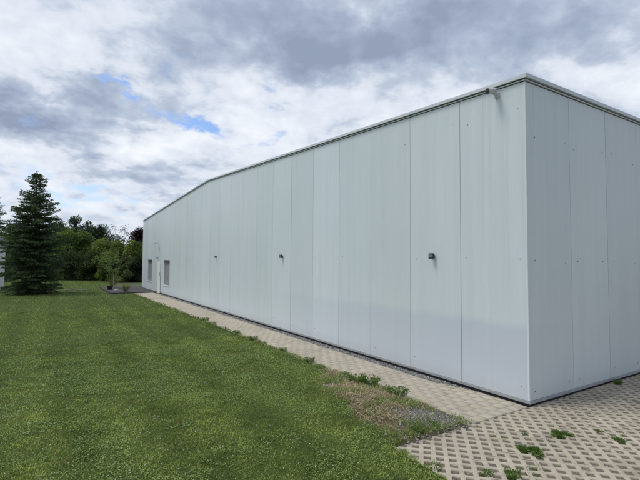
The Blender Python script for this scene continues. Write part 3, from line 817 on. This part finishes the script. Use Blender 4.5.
# windows with closed shutters
for (y0, y1, z0, z1) in (openings[2], openings[0]):
    w = MB()
    w.box(-0.012, 0.10, y0 - 0.001, y0 + 0.05, z0, z1); w.box(-0.012, 0.10, y1 - 0.05, y1 + 0.001, z0, z1); w.box(0.075, 0.098, y0 + 0.05, y1 - 0.05, z0, z1)
    fr = H(w, 'window', M['frame'])
    sh = MB(); nsl = 26
    for i in range(nsl):
        za = z0 + 0.04 + (z1 - z0 - 0.16) * i / nsl; zb = z0 + 0.04 + (z1 - z0 - 0.16) * (i + 1) / nsl
        sh.add([(0.06, y0 + .05, za), (0.052, y0 + .05, (za + zb) / 2), (0.06, y0 + .05, zb - .004), (0.06, y1 - .05, za), (0.052, y1 - .05, (za + zb) / 2), (0.06, y1 - .05, zb - .004)],
               [(0, 1, 4, 3), (1, 2, 5, 4)])
    sh.quad((0.07, y0 + .05, z0), (0.07, y0 + .05, z1), (0.07, y1 - .05, z1), (0.07, y1 - .05, z0))
    sh.build('shutter', M['blind'], fr)
    li = MB(); li.box(-0.018, 0.09, y0 + 0.05, y1 - 0.05, z1 - 0.12, z1 + 0.001); li.build('lintel_box', M['darkframe'], fr)
    si = MB(); si.box(-0.03, 0.10, y0 - 0.01, y1 + 0.01, z0 - 0.03, z0 + 0.012); si.build('sill', M['frame'], fr)
# door
y0, y1 = openings[1][0], openings[1][1]
d = MB(); d.box(-0.01, 0.10, y0, y0 + 0.05, GZ, 1.90); d.box(-0.01, 0.10, y1 - 0.05, y1, GZ, 1.90); d.box(-0.01, 0.10, y0 + 0.05, y1 - 0.05, 1.85, 1.90)
dr = H(d, 'door', M['darkframe'])
lf = MB(); lf.bevbox(-0.022, 0.03, y0 + 0.035, y1 - 0.075, GZ + 0.012, 1.875, 0.004); lf.build('door_leaf', M['door'], dr)
hd_ = MB(); hd_.tube([(-0.022, 23.70, 1.08), (-0.075, 23.70, 1.08), (-0.08, 23.72, 1.08), (-0.08, 23.83, 1.08)], 0.012, 8)
hd_.bevbox(-0.030, -0.0225, 23.675, 23.725, 0.98, 1.20, 0.002); hd_.build('handle', M['black'], dr)
st = MB(); st.box(-0.10, 0.10, y0, y1, -0.30, GZ + 0.008); H(st, 'doorstep', M['lip'])

# ---------------------------------------------------------------- things fixed to the wall
def floodlight(y, z, label, s=1.0):
    r = empty('wall_floodlight', (0, y, z)); tag(r, label, 'wall lamp', 'lamps along the gable wall')
    b = MB(); b.bevbox(-0.022 * s, -0.0015, -0.035 * s, 0.035 * s, -0.04 * s, 0.03 * s, 0.004); b.tube([(-0.02 * s, 0, 0), (-0.05 * s, 0, 0)], 0.014 * s, 8)
    b.build('bracket', M['black'], r)
    # housing leans outward, its glass front facing away from the wall
    h = MB(); h.bevbox(-0.040 * s, 0.020 * s, -0.055 * s, 0.055 * s, -0.060 * s, 0.060 * s, 0.007)
    ho = h.build('housing', M['black'], r); ho.location = (-0.070 * s, 0, 0); ho.rotation_euler = (0, math.radians(4), math.radians(24))
    gl = MB(); gl.bevbox(-0.0455 * s, -0.0395 * s, -0.036 * s, 0.040 * s, -0.030 * s, 0.042 * s, 0.002); gl.build('glass', M['glass'], ho)
    return r
floodlight(1.80, 2.085, 'square black floodlight on the white wall, the nearest to the corner', 0.82)
floodlight(7.68, 2.10, 'black floodlight on the white wall, middle one of the three lamps', 0.8)
floodlight(13.5, 2.10, 'small dark floodlight on the white wall, the one nearest the door', 0.7)

# security camera under the coping
c = empty('security_camera', (0, 0.46, 4.60)); tag(c, 'grey tubular security camera under the roof edge beside the corner', 'camera')
b = MB(); b.bevbox(-0.03, -0.0055, -0.038, 0.038, -0.045, 0.04, 0.005); b.tube([(-0.03, 0, 0.0), (-0.07, 0, 0.005), (-0.09, 0.01, 0.03)], [0.026, 0.022, 0.022], 10)
b.build('bracket', M['grey'], c)
dv = Vector((-0.90, 0.22, -0.16)).normalized(); p0 = Vector((-0.055, 0.0, 0.06))
b = MB(); b.tube([p0, p0 + dv * 0.012, p0 + dv * 0.12, p0 + dv * 0.15], [0.036, 0.048, 0.050, 0.050], 18); b.build('camera_body', M['grey'], c, smooth=False)
b = MB(); b.tube([p0 + dv * 0.1503, p0 + dv * 0.157], [0.047, 0.043], 18); b.tube([p0 + dv * 0.157, p0 + dv * 0.163], [0.022, 0.018], 14); b.build('lens', M['black'], c)

# arm lamp above the door
c = empty('swan_neck_lamp', (0, 24.0, 2.62)); tag(c, 'pale arm lamp reaching out from the wall above the door', 'wall lamp')
b = MB(); b.bevbox(-0.02, -0.0015, -0.05, 0.05, -0.08, 0.08, 0.004)
pts = [(-0.02, 0, 0.0), (-0.05, 0, 0.04), (-0.055, 0, 0.28), (-0.07, 0, 0.335), (-0.10, 0, 0.36), (-0.20, 0, 0.36)]
b.tube(pts, 0.012, 8); b.build('arm', M['frame'], c)
b = MB(); b.tube([(-0.17, 0, 0.362), (-0.19, 0, 0.365), (-0.34, 0, 0.350), (-0.36, 0, 0.340)], [0.02, 0.032, 0.032, 0.02], 10); b.build('lamp_head', M['frame'], c)
b = MB(); b.bevbox(-0.33, -0.21, -0.022, 0.022, 0.315, 0.322, 0.003); b.build('diffuser', M['glass'], c)
# small bulkhead above the door
c = empty('door_sensor', (0, 24.35, 2.08)); tag(c, 'tiny grey sensor box fixed just above the white door', 'sensor')
b = MB(); b.bevbox(-0.06, -0.0015, -0.05, 0.05, -0.07, 0.07, 0.01); b.build('sensor_box', M['grey'], c)
b = MB(); b.tube([(-0.06, 0, -0.02), (-0.085, 0, -0.03)], [0.03, 0.02], 10); b.build('sensor_eye', M['black'], c)

# ---------------------------------------------------------------- dark terrace at the far end
t = MB(); t.box(-2.55, -0.02, 24.35, 30.6, -0.30, GZ + 0.05)
tag(t.build('terrace', M['terrace']), kind='structure')
t = MB(); t.box(-2.62, -0.02, 24.24, 24.34, -0.30, GZ + 0.06); t.box(-2.62, -2.555, 24.343, 30.6, -0.30, GZ + 0.06)
tag(t.build('terrace_kerb', M['edging']), kind='structure')

# ---------------------------------------------------------------- vegetation
def leaf_quads(P, D, ln, wd, col, fold=0.25):
    """Leaf-sized kites at P, long axis D; returns V, F, C for one mesh."""
    n = len(P)
    D = D / np.linalg.norm(D, axis=1, keepdims=True)
    R = rng.normal(size=(n, 3)); S = np.cross(D, R); S /= np.linalg.norm(S, axis=1, keepdims=True) + 1e-9
    ln = np.broadcast_to(ln, (n,))[:, None]; wd = np.broadcast_to(wd, (n,))[:, None]
    V = np.stack([P, P + D * ln * 0.5 + S * wd * 0.5, P + D * ln, P + D * ln * 0.5 - S * wd * 0.5], 1)
    F = (np.arange(n) * 4)[:, None] + np.arange(4)[None]
    C = np.repeat(col[:, None, :], 4, 1)
    return V.reshape(-1, 3), F, C.reshape(-1, 3)

def broadleaf(name, base, height, radius, label, cat, group, dark, light, nleaf=7000, leaf=0.13, low=0.12, trunk_r=0.09, ragged=0.35, droop=0.0, nclump=60, sq=1.0, skirt=0):
    """Tree or bush: trunk with limbs, crown of leaf clumps of uneven size."""
    r = empty(name, base); tag(r, label, cat, group)
    H_ = height
    tk = MB()
    tk.tube([(0, 0, -0.1), (0.03, 0.02, H_ * 0.25), (-0.04, 0.03, H_ * 0.5), (0.02, -0.03, H_ * 0.8)], [trunk_r, trunk_r * 0.8, trunk_r * 0.55, trunk_r * 0.15], 7)
    cl = []; 
    for i in range(nclump):
        for _ in range(30):
            q = rng.uniform(-1, 1, 3)
            if np.dot(q, q) < 1: break
        q = q / (np.linalg.norm(q) + 1e-6) * (rng.random() ** 0.35) * 1.0
        hz_ = (q[2] * 0.5 + 0.5)
        prof = 0.62 + 0.38 * math.sin(math.pi * min(1, hz_ * 0.9 + 0.15))
        cxy = radius * 0.86 * prof * (1 + rng.uniform(-ragged, ragged))
        c_ = np.array([q[0] * cxy, q[1] * cxy, H_ * low + (H_ * (1 - low)) * (0.06 + 0.86 * hz_) + rng.uniform(-ragged, ragged) * 0.25])
        cl.append((c_, radius * rng.uniform(0.20, 0.42)))
    for i in range(skirt):
        a_ = rng.uniform(0, 6.283); q_ = radius * rng.uniform(0.45, 1.0)
        cl.append((np.array([math.cos(a_) * q_, math.sin(a_) * q_, H_ * rng.uniform(0.02, 0.30)]), radius * rng.uniform(0.22, 0.36)))
    for c_, cr in cl[:min(26, nclump)]:
        s = rng.uniform(0.15, 0.55) * H_
        s = min(s, c_[2] * 0.8); m_ = (np.array([0, 0, s]) * 0.5 + c_ * 0.5) + np.array([0, 0, 0.05 * H_])
        tk.tube([(0, 0, s), tuple(m_), tuple(c_)], [trunk_r * 0.4, trunk_r * 0.25, trunk_r * 0.08], 5, False)
    tk.build('trunk', M['bark'], r)
    per = np.array([cr ** 2 for _, cr in cl]); per = (per / per.sum() * nleaf).astype(int) + 6
    PP = []; DD = []; CC = []
    for (c_, cr), k in zip(cl, per):
        d = rng.normal(size=(k, 3)); d /= np.linalg.norm(d, axis=1, keepdims=True)
        rad = cr * (0.35 + 0.75 * rng.random(k) ** 0.6)[:, None]
        P = c_ + d * rad * np.array([1, 1, 0.8])
        ok = P[:, 2] > 0.03; P = P[ok]; d = d[ok]
        D = d * 0.6 + rng.normal(size=d.shape) * 0.6 + np.array([0, 0, -0.15 - droop])
        tone = np.clip(rng.normal(0.55, 0.25) + rng.normal(0, 0.22, len(P)), 0, 1)[:, None]
        PP.append(P); DD.append(D); CC.append(np.array(dark) * (1 - tone) + np.array(light) * tone)
    P = np.concatenate(PP); D = np.concatenate(DD); Cc = np.concatenate(CC)
    ln = leaf * (0.7 + 0.7 * rng.random(len(P)))
    V, F, C_ = leaf_quads(P, D, ln, ln * 0.62 * sq, Cc)
    np_mesh('crown', V, F, M['leaf'], r, C_)
    return r

def spruce(base, height, prof, label, group=None, nper=8, step=0.20, seed=1, dens=1.0):
    """Conifer: whorls of level boughs with needle sprays."""
    r = empty('spruce_tree', base); tag(r, label, 'tree', group)
    g_ = np.random.default_rng(seed)
    tk = MB(); tk.tube([(0, 0, -0.1), (0.02, 0.01, height * 0.5), (0, 0, height)], [0.13, 0.075, 0.012], 8)
    PP = []; DD = []; LL = []; CC = []
    z = 0.12
    while z < height - 0.15:
        n = nper if z < height * 0.8 else 6
        a0 = g_.random() * 6.28
        for k in range(n):
            a = a0 + 6.283 * k / n + g_.uniform(-0.3, 0.3); z_b = z; z = z_b + g_.uniform(-0.24, 0.24) * min(1, (height - z_b) * 0.4)
            Lb = np.interp(z / height, [p[0] for p in prof], [p[1] for p in prof]) * g_.uniform(0.50, 1.15)
            up_ = 0.55 * (z / height) - 0.12 + g_.uniform(-0.24, 0.20)        # upper boughs rise, lower ones hang
            dirh = np.array([math.cos(a), math.sin(a), 0.0])
            m = max(4, int(Lb / 0.10))
            ts = np.linspace(0.10, 1.0, m)
            axis_pts = np.array([0, 0, z]) + dirh * (ts * Lb)[:, None] + np.array([0, 0, 1.0]) * ((up_ * ts - 0.22 * ts ** 2 + 0.16 * ts ** 3) * Lb)[:, None]
            if Lb > 0.35: tk.tube([(0, 0, z), tuple(axis_pts[m // 2]), tuple(axis_pts[-1])], [0.018, 0.010, 0.004], 4, False)
            sidev = np.array([-dirh[1], dirh[0], 0])
            for j in range(m):
                t = ts[j]; wsp = (0.10 + 0.30 * Lb * (1 - t) * min(1, t * 2.2)) 
                kk = int((7 + 9 * min(1, Lb)) * dens)
                s = g_.uniform(-1, 1, kk)
                P = axis_pts[j] + sidev * (s * wsp)[:, None] + dirh * ((np.abs(s) * 0.5) * wsp)[:, None] + g_.normal(0, 0.022, (kk, 3)) + np.array([0, 0, -1]) * (np.abs(s) * wsp * 0.25)[:, None]
                D = dirh * 0.8 + sidev * (np.sign(s) * 0.6)[:, None] + g_.normal(0, 0.35, (kk, 3)) + np.array([0, 0, 0.05])
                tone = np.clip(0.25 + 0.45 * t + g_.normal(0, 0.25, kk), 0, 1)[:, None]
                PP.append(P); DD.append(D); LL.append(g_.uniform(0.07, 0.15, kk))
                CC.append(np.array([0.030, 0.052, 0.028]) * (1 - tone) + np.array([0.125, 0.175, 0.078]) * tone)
            z = z_b
        z += step * g_.uniform(0.75, 1.25) * (1.0 if z < height * 0.85 else 0.8)
    k = 60; PP.append(np.stack([g_.normal(0, 0.02, k), g_.normal(0, 0.02, k), g_.uniform(height - 0.5, height, k)], -1)); DD.append(g_.normal(0, 0.5, (k, 3)) + np.array([0, 0, 0.8])); LL.append(g_.uniform(.06, .11, k)); CC.append(np.tile([0.03, 0.05, 0.02], (k, 1)))
    P = np.concatenate(PP); ok = P[:, 2] > 0.02; P = P[ok]; D = np.concatenate(DD)[ok]; ln = np.concatenate(LL)[ok]; Cc = np.concatenate(CC)[ok]
    tk.build('trunk', M['bark'], r)
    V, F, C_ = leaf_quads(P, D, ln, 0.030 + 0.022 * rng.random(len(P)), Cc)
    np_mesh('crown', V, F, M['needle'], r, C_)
    return r

SPR = [(0, 1.30), (0.12, 1.58), (0.35, 1.62), (0.50, 1.42), (0.64, 1.12), (0.76, 0.92), (0.80, 0.66), (0.835, 0.30), (0.86, 0.22), (0.885, 0.45), (0.905, 0.50), (0.94, 0.28), (0.97, 0.12), (1, 0.06)]
spruce((-6.45, 26.4, GZ), 7.15, SPR, 'dark green spruce with a narrow tufted tip standing alone on the lawn', seed=11, nper=10, step=0.17, dens=1.25)
SPR2 = [(0, 1.9), (0.3, 1.8), (0.6, 1.2), (0.85, 0.5), (1, 0.05)]
p = bearing(-8, 38); spruce((p.x, p.y, GZ), 8.1, SPR2, 'second conifer behind the shed, only its side seen at the left edge', seed=5, dens=0.7)

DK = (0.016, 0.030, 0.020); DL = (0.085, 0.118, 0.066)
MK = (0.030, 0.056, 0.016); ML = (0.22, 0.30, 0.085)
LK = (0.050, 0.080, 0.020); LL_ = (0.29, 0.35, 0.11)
def far_tree(u, vtop, Z, hw, label, dark, light, group='trees beyond the lawn', name='broadleaf_tree', cat='tree', **kw):
    b = bearing(u, Z); h = 2.0 - GZ + (260 - vtop) / F_PX * Z
    return broadleaf(name, b, h, hw / F_PX * Z, label, cat, group, dark, light, **kw)
# back row, dark
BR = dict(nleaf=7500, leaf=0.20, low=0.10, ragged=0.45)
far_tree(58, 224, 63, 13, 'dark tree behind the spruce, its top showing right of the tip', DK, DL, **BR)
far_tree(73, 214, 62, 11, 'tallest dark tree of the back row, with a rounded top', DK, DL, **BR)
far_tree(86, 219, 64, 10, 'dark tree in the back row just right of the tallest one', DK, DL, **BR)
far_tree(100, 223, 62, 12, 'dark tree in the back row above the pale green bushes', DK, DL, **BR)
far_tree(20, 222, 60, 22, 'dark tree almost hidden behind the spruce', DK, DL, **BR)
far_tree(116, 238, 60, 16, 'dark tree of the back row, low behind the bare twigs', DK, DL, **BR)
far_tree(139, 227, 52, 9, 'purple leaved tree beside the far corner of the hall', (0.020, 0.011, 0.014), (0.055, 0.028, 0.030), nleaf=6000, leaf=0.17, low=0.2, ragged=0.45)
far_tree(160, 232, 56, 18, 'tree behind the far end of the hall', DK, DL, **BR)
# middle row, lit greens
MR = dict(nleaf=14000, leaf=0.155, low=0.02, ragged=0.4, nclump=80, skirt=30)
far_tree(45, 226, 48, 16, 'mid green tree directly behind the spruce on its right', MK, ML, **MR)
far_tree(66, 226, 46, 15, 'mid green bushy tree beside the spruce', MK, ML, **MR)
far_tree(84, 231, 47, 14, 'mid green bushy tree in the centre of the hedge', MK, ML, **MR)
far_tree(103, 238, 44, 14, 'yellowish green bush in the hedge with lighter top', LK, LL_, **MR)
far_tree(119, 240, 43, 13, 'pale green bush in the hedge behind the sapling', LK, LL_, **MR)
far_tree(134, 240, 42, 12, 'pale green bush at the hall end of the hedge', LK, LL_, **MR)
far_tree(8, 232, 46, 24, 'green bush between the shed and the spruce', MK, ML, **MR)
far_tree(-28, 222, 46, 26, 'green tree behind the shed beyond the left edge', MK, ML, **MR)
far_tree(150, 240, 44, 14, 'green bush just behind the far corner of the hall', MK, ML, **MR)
# front row, low and dark towards the ground
FR = dict(nleaf=9500, leaf=0.13, low=0.0, ragged=0.35, nclump=60, skirt=36)
far_tree(72, 252, 42, 14, 'low dark green bush at the lawn edge next to the spruce', (0.018, 0.034, 0.014), (0.080, 0.110, 0.040), 'bushes along the lawn edge', 'bush', 'bush', **FR)
far_tree(92, 252, 41.5, 12, 'low dark green bush in the middle of the lawn edge', (0.018, 0.034, 0.014), (0.080, 0.110, 0.040), 'bushes along the lawn edge', 'bush', 'bush', **FR)
far_tree(108, 250, 40, 11, 'low green bush behind the staked sapling', MK, ML, 'bushes along the lawn edge', 'bush', 'bush', **FR)
far_tree(126, 252, 38, 9, 'hanging light leaved bush behind the dark terrace', LK, (0.19, 0.23, 0.10), 'bushes along the lawn edge', 'bush', 'bush', droop=0.9, **FR)
far_tree(139, 254, 38.5, 8, 'dark bush between the terrace and the hall corner', (0.014, 0.028, 0.014), (0.055, 0.082, 0.035), 'bushes along the lawn edge', 'bush', 'bush', **FR)

for u, v, lab in ((50, 244, 'dark shrub deep behind the hedge, nearest the spruce'), (80, 244, 'dark shrub deep behind the middle of the hedge'), (112, 244, 'dark shrub deep behind the sapling'), (142, 244, 'dark shrub deep behind the hall corner')):
    far_tree(u, v, 58, 22, lab, DK, DL, 'shrubs behind the hedge', 'bush', 'bush', nleaf=7500, leaf=0.22, low=0.0, ragged=0.3, skirt=40)
# bare twigs standing out of the hedge
tw = MB(); b = bearing(120, 45)
for k in range(9):
    a = rng.uniform(-0.5, 0.5, 2); h = rng.uniform(3.8, 5.4)
    tw.tube([(0, 0, 0.0), (a[0] * 0.8, a[1] * 0.8, h * 0.6), (a[0] * 2.2 - 0.2, a[1] * 1.6, h)], [0.05, 0.03, 0.006], 5, False)
P = np.array([v for v in tw.v if v[2] > 3.4]); P = np.repeat(P, 9, 0) + rng.normal(0, 0.16, (len(P) * 9, 3))
r = empty('dead_bush', b); tag(r, 'sparse twiggy bush sticking out above the pale green hedge', 'bush')
tw.build('branches', M['bark'], r)
V, F, C_ = leaf_quads(P, rng.normal(size=P.shape), 0.12, 0.07, np.tile([0.03, 0.04, 0.025], (len(P), 1)))
np_mesh('leaves', V, F, M['leaf'], r, C_)

# staked sapling in front of the hedge
s = empty('sapling', (-2.02, 28.9, GZ)); tag(s, 'thin young tree tied to a pale stake beside the dark terrace', 'tree')
b = MB(); pts = [(0, 0, -0.05), (0.02, 0, 0.8), (-0.02, 0.02, 1.5), (0.02, 0, 2.2)]; b.tube(pts, [0.022, 0.018, 0.013, 0.005], 6)
PP = []
for k in range(16):
    z = rng.uniform(1.05, 2.15); a = rng.uniform(0, 6.28); l = rng.uniform(0.25, 0.55); e = np.array([math.cos(a) * l, math.sin(a) * l, l * 0.8])
    b.tube([(0, 0, z - 0.1), tuple(np.array([0, 0, z - 0.1]) + e)], [0.007, 0.003], 4, False)
    q = np.array([0, 0, z - 0.1]) + e * rng.uniform(0.3, 1.15, (34, 1)) + rng.normal(0, 0.07, (34, 3)); PP.append(q)
b.build('trunk', M['bark'], s)
P = np.concatenate(PP); tn = rng.random(len(P))[:, None]
V, F, C_ = leaf_quads(P, rng.normal(size=P.shape) + np.array([0, 0, -0.3]), 0.10, 0.06, np.array([0.08, 0.13, 0.05]) * (1 - tn) + np.array([0.26, 0.32, 0.16]) * tn)
np_mesh('crown', V, F, M['leaf'], s, C_)
b = MB(); b.tube([(0.10, -0.06, -0.1), (0.10, -0.06, 1.35)], 0.024, 7); tag(b.build('stake', M['stake']), 'pale wooden stake beside the young tree', 'stake')
bpy.data.objects['stake'].location = (-2.02, 28.9, GZ)

def small_bush(name, loc, h, r_, n, dark, light, label, leaf=0.06):
    e = empty(name, loc); tag(e, label, 'bush')
    m = MB(); PP = []; DD = []
    for k in range(18):
        a = rng.uniform(0, 6.28); l = rng.uniform(0.3, 1.0)
        t = np.array([math.cos(a) * r_ * l, math.sin(a) * r_ * l, h * rng.uniform(0.65, 1.05) * (1.1 - 0.4 * l)])
        m.tube([(0, 0, 0), tuple(t * np.array([.4, .4, .55])), tuple(t)], [0.008, 0.006, 0.002], 4, False)
        k2 = n // 18; u = rng.uniform(0.25, 1.05, (k2, 1)); PP.append(t * u + rng.normal(0, 0.035, (k2, 3))); DD.append(np.tile(t, (k2, 1)) / np.linalg.norm(t) + rng.normal(0, 0.6, (k2, 3)))
    m.build('stems', M['bark'], e)
    P = np.concatenate(PP); tn = rng.random(len(P))[:, None]
    V, F, C_ = leaf_quads(P, np.concatenate(DD), leaf, leaf * 0.5, np.array(dark) * (1 - tn) + np.array(light) * tn)
    np_mesh('leaves', V, F, M['leaf'], e, C_)
small_bush('bush', (-1.86, 29.7, GZ + 0.05), 1.15, 0.65, 1100, (0.08, 0.12, 0.025), (0.24, 0.29, 0.08), 'bright green bush at the foot of the young tree')
small_bush('bush', (-1.72, 25.2, GZ + 0.05), 0.50, 0.34, 700, (0.11, 0.125, 0.04), (0.30, 0.30, 0.12), 'little yellow green plant at the front edge of the terrace', 0.05)

# black tub on the terrace corner
c = empty('plant_tub', (-2.30, 27.4, GZ + 0.05)); tag(c, 'black tub on the left edge of the dark terrace', 'planter')
b = MB()
b.tube([(0, 0, 0), (0, 0, 0.24), (0, 0, 0.27), (0, 0, 0.27), (0, 0, 0.20)], [0.14, 0.18, 0.195, 0.17, 0.16], 16); b.build('tub', M['black'], c)
b = MB(); b.tube([(0, 0, 0.20), (0, 0, 0.225)], [0.158, 0.1], 14); b.build('earth', M['soil'], c)
# pale boulders by the tub
def boulder(loc, r_, label, col):
    x = np.array([0.0]); o = stone_field(x, x, x, np.array([r_]), np.array([col]), 'boulder'); o.location = loc; tag(o, label, 'stone'); 
boulder((-2.05, 26.3, GZ + 0.07), 0.14, 'pale stone lying on the terrace in front of the black tub', (0.5, 0.48, 0.45))
boulder((-1.55, 25.9, GZ + 0.09), 0.17, 'grey stone lying behind the little yellow green plant', (0.33, 0.32, 0.33))

# worn stone slabs let into the far lawn
for (x, y, lab) in ((-4.45, 29.2, 'worn grey stone slab let into the far lawn, left of the pair'), (-3.75, 28.8, 'worn grey stone slab let into the far lawn, right of the pair')):
    b = MB(); b.bevbox(-0.33, 0.33, -0.30, 0.30, -0.06, 0.02, 0.012); o = b.build('stepping_stone', M['slab']); o.location = (x, y, GZ + 0.015); o.rotation_euler = (0, 0, rng.uniform(-.3, .3))
    tag(o, lab, 'paving slab', 'slabs in the far lawn')

# shed at the left edge
sh = empty('garden_shed', (-8.30, 29.6, GZ)); tag(sh, 'white boarded shed with dark overhanging roof, at the far left edge', 'shed')
b = MB()
b.box(-4.0, 0, 0, 4.5, -0.1, 3.1)
for k in range(20):
    z = 0.05 + k * 0.15; b.box(-4.0, 0.012, -0.014, -0.0005, z, z + 0.14)
    b.box(0.0005, 0.014, 0.0, 4.5, z, z + 0.14)
b.add([(-4, 0.0, 3.1), (0, 0.0, 3.1), (-2, 0.0, 4.9)], [(0, 1, 2)])
b.build('wall', M['shedwall'], sh)
b = MB()
for s in (1, -1):
    xa, xb = (-2, 0.17) if s > 0 else (-2, -4.17)
    q = [(xa, -0.5, 5.2), (xb, -0.5, 3.05), (xb, 5, 3.05), (xa, 5, 5.2)]
    q2 = [(x, y, z - 0.16) for x, y, z in q]
    b.add(q + q2, [(0, 1, 2, 3), (7, 6, 5, 4), (0, 4, 5, 1), (1, 5, 6, 2), (2, 6, 7, 3), (3, 7, 4, 0)])
b.build('roof', M['shedroof'], sh)
b = MB(); b.box(-1.6, -0.5, -0.03, -0.0145, 1.0, 2.2); wn = b.build('window', M['frame'], sh)
b = MB(); b.box(-1.52, -0.58, -0.036, -0.031, 1.08, 2.12); b.build('pane', M['glass'], wn)

# ---------------------------------------------------------------- weeds
def weed(loc, size, n, label, group, broad=False, seed=0, spread=1.0, stretch=1.0, rot=0.0, tall=1.0):
    """One clump: grass-like blades or broad leaves on short stems."""
    g_ = np.random.default_rng(seed + 100)
    a = g_.random(n) * 6.283; rad = size * 0.55 * np.sqrt(g_.random(n)) * spread
    bx, by = np.cos(a) * rad * stretch, np.sin(a) * rad
    if tall < 0.8:                                      # straggly: several small rosettes of uneven size
        ck = g_.integers(0, 5, n); ca = g_.random(5) * 6.283; cr_ = size * (0.25 + 1.0 * g_.random(5)); w_ = (0.10 + 0.22 * g_.random(5)) * size
        bx = (np.cos(ca) * cr_)[ck] * stretch + g_.normal(0, 1, n) * w_[ck]; by = (np.sin(ca) * cr_)[ck] + g_.normal(0, 1, n) * w_[ck]
        ox, oy = bx - (np.cos(ca) * cr_)[ck] * stretch, by - (np.sin(ca) * cr_)[ck]; a = np.arctan2(oy, ox)
    P = np.stack([bx * math.cos(rot) - by * math.sin(rot), bx * math.sin(rot) + by * math.cos(rot), np.full(n, -0.015)], -1)
    out = np.stack([np.cos(a), np.sin(a), 0 * a], -1)
    tn = g_.random(n)[:, None]
    if broad:
        st_h = size * g_.uniform(0.25, 1.0, n) * tall
        P2 = P + out * (size * 0.3 * g_.random(n))[:, None]; P2[:, 2] = st_h
        D = out * 0.8 + g_.normal(0, 0.45, (n, 3)) + np.array([0, 0, 0.35]); col = np.array([0.060, 0.115, 0.028]) * (1 - tn) + np.array([0.17, 0.26, 0.06]) * tn
        V, F, C_ = leaf_quads(P2, D, size * g_.uniform(0.22, 0.42, n), size * g_.uniform(0.10, 0.2, n), col)
        # stems
        Vs, Fs, Cs_ = leaf_quads(P, P2 - P, np.linalg.norm(P2 - P, axis=1), np.full(n, 0.004), col * 0.8)
        V = np.concatenate([V, Vs]); F = np.concatenate([F, Fs + len(P2) * 4]); C_ = np.concatenate([C_, Cs_])
    else:
        D = out * g_.uniform(0.3, 1.4, n)[:, None] + np.array([0, 0, 0.5 * tall]) + g_.normal(0, 0.3 * tall, (n, 3)); col = np.array([0.060, 0.115, 0.024]) * (1 - tn) + np.array([0.19, 0.26, 0.06]) * tn
        V, F, C_ = leaf_quads(P, D, size * g_.uniform(0.45, 1.0, n), g_.uniform(0.005, 0.009, n), col)
    o = np_mesh('weed', V, F, M['leaf'], None, C_); o.location = loc; tag(o, label, 'weed', group)
    return o
GW = 'weeds in the cells of the grid paving'
W = [(-1.32, -0.43, .065, 130, 'small round weed tuft in the paving below the wall corner, left of the larger ones', 1),
     (-1.36, -0.86, .080, 260, 'dense green weed tuft beside the long strip of weeds in the paving', 1.2),
     (-1.08, -0.92, .060, 260, 'long low strip of green weeds lying across several paving cells', 3.2),
     (-0.60, -0.80, .070, 240, 'bushy green weed in the paving right of the wall corner', 1.8),
     (-0.86, -0.80, .050, 130, 'flat weed tuft between the bushy weed and the long strip', 1.6),
     (-2.02, -1.10, .060, 160, 'weed tuft in the nearest paving row, left half of a pair', 1.3),
     (-1.78, -1.14, .075, 300, 'big sprawling weed in the nearest paving row', 1.6),
     (-2.20, -0.93, .050, 110, 'small weed tuft at the left of the nearest paving row', 1.2),
     (0.02, -1.16, .060, 220, 'wide weed tuft at the right edge of the paving', 2.0),
     (-0.22, -1.24, .055, 150, 'weed tuft just below the wide one at the right edge', 1.5),
     (-0.46, -0.60, .045, 100, 'small weed tuft closest to the wall corner', 1.4),
     (-0.12, -0.95, .040, 80, 'thin weed tuft amid the right half of the paving', 1.2),
     (-1.42, -1.50, .045, 90, 'thin weed tuft at the bottom edge of the paving', 1.2),
     (-0.95, -0.52, .040, 70, 'faint weed tuft halfway between the corner and the long strip', 1.3)]
for i, (x, y, s, n, lab, stc) in enumerate(W):
    weed((x, y, GZ - 0.012), s, int(n * 3.2), lab, GW, i % 2 == 1, i, 1.35, stc * 1.15, 0.45 + 0.3 * (i % 3 - 1), 0.50)
weed((2.35, -0.13, GZ), 0.075, 200, 'green weed growing against the foot of the side wall', GW, True, 40, 1, 1.8, 0)
# weeds along the path edge
EW = 'weeds along the lawn edge of the path'
E_ = [(-1.36, 1.25, .11, 'leafy weed at the end of the bank next to the gravel'), (-1.40, 1.62, .14, 'tall leafy weed on the bank beside the path'), (-1.36, 1.95, .13, 'dark leafy weed beside the path, in the thick of the bank'),
      (-1.46, 2.15, .11, 'leafy weed on the bank, farther of the bank weeds'), (-1.85, 0.20, .11, 'leafy weed where the bank meets the grid paving'), (-2.1, 0.12, .08, 'low weed on the bank just above the first grid stones'),
      (-1.34, 2.65, .08, 'small weed where the dry bank begins'), (-1.32, 3.5, .10, 'leafy weed hanging over the path just before the dry bank'), (-1.33, 3.9, .11, 'leafy weed over the path edge, second beyond the dry bank'),
      (-1.30, 5.1, .09, 'small weed standing alone at the path edge'), (-1.32, 6.2, .12, 'leafy weed at the path edge about halfway along'), (-1.33, 6.7, .12, 'dark leafy weed at the path edge, behind the halfway one'),
      (-1.30, 7.9, .09, 'weed at the path edge in front of the upright pair'), (-1.28, 10.1, .13, 'upright weed at the path edge, nearer of the upright pair'), (-1.28, 10.8, .12, 'upright weed at the path edge, farther of the upright pair')]
for i, (x, y, s, lab) in enumerate(E_):
    weed((x, y, float(lawn_z(x - 0.08, y))), s * (1.15 if i < 5 else 0.85), 240 if i < 5 else 190, lab, EW, i % 3 != 1, 60 + i, 1.7, 1.0, 0, 0.9)
weed((-2.55, -0.55, GZ), 0.09, 160, 'tall grass tuft where lawn and grid paving meet', 'grass tufts at the grid edge', False, 90)
weed((-2.60, -0.15, GZ), 0.08, 140, 'grass tuft on the corner of the grid paving beside the bank', 'grass tufts at the grid edge', False, 91)
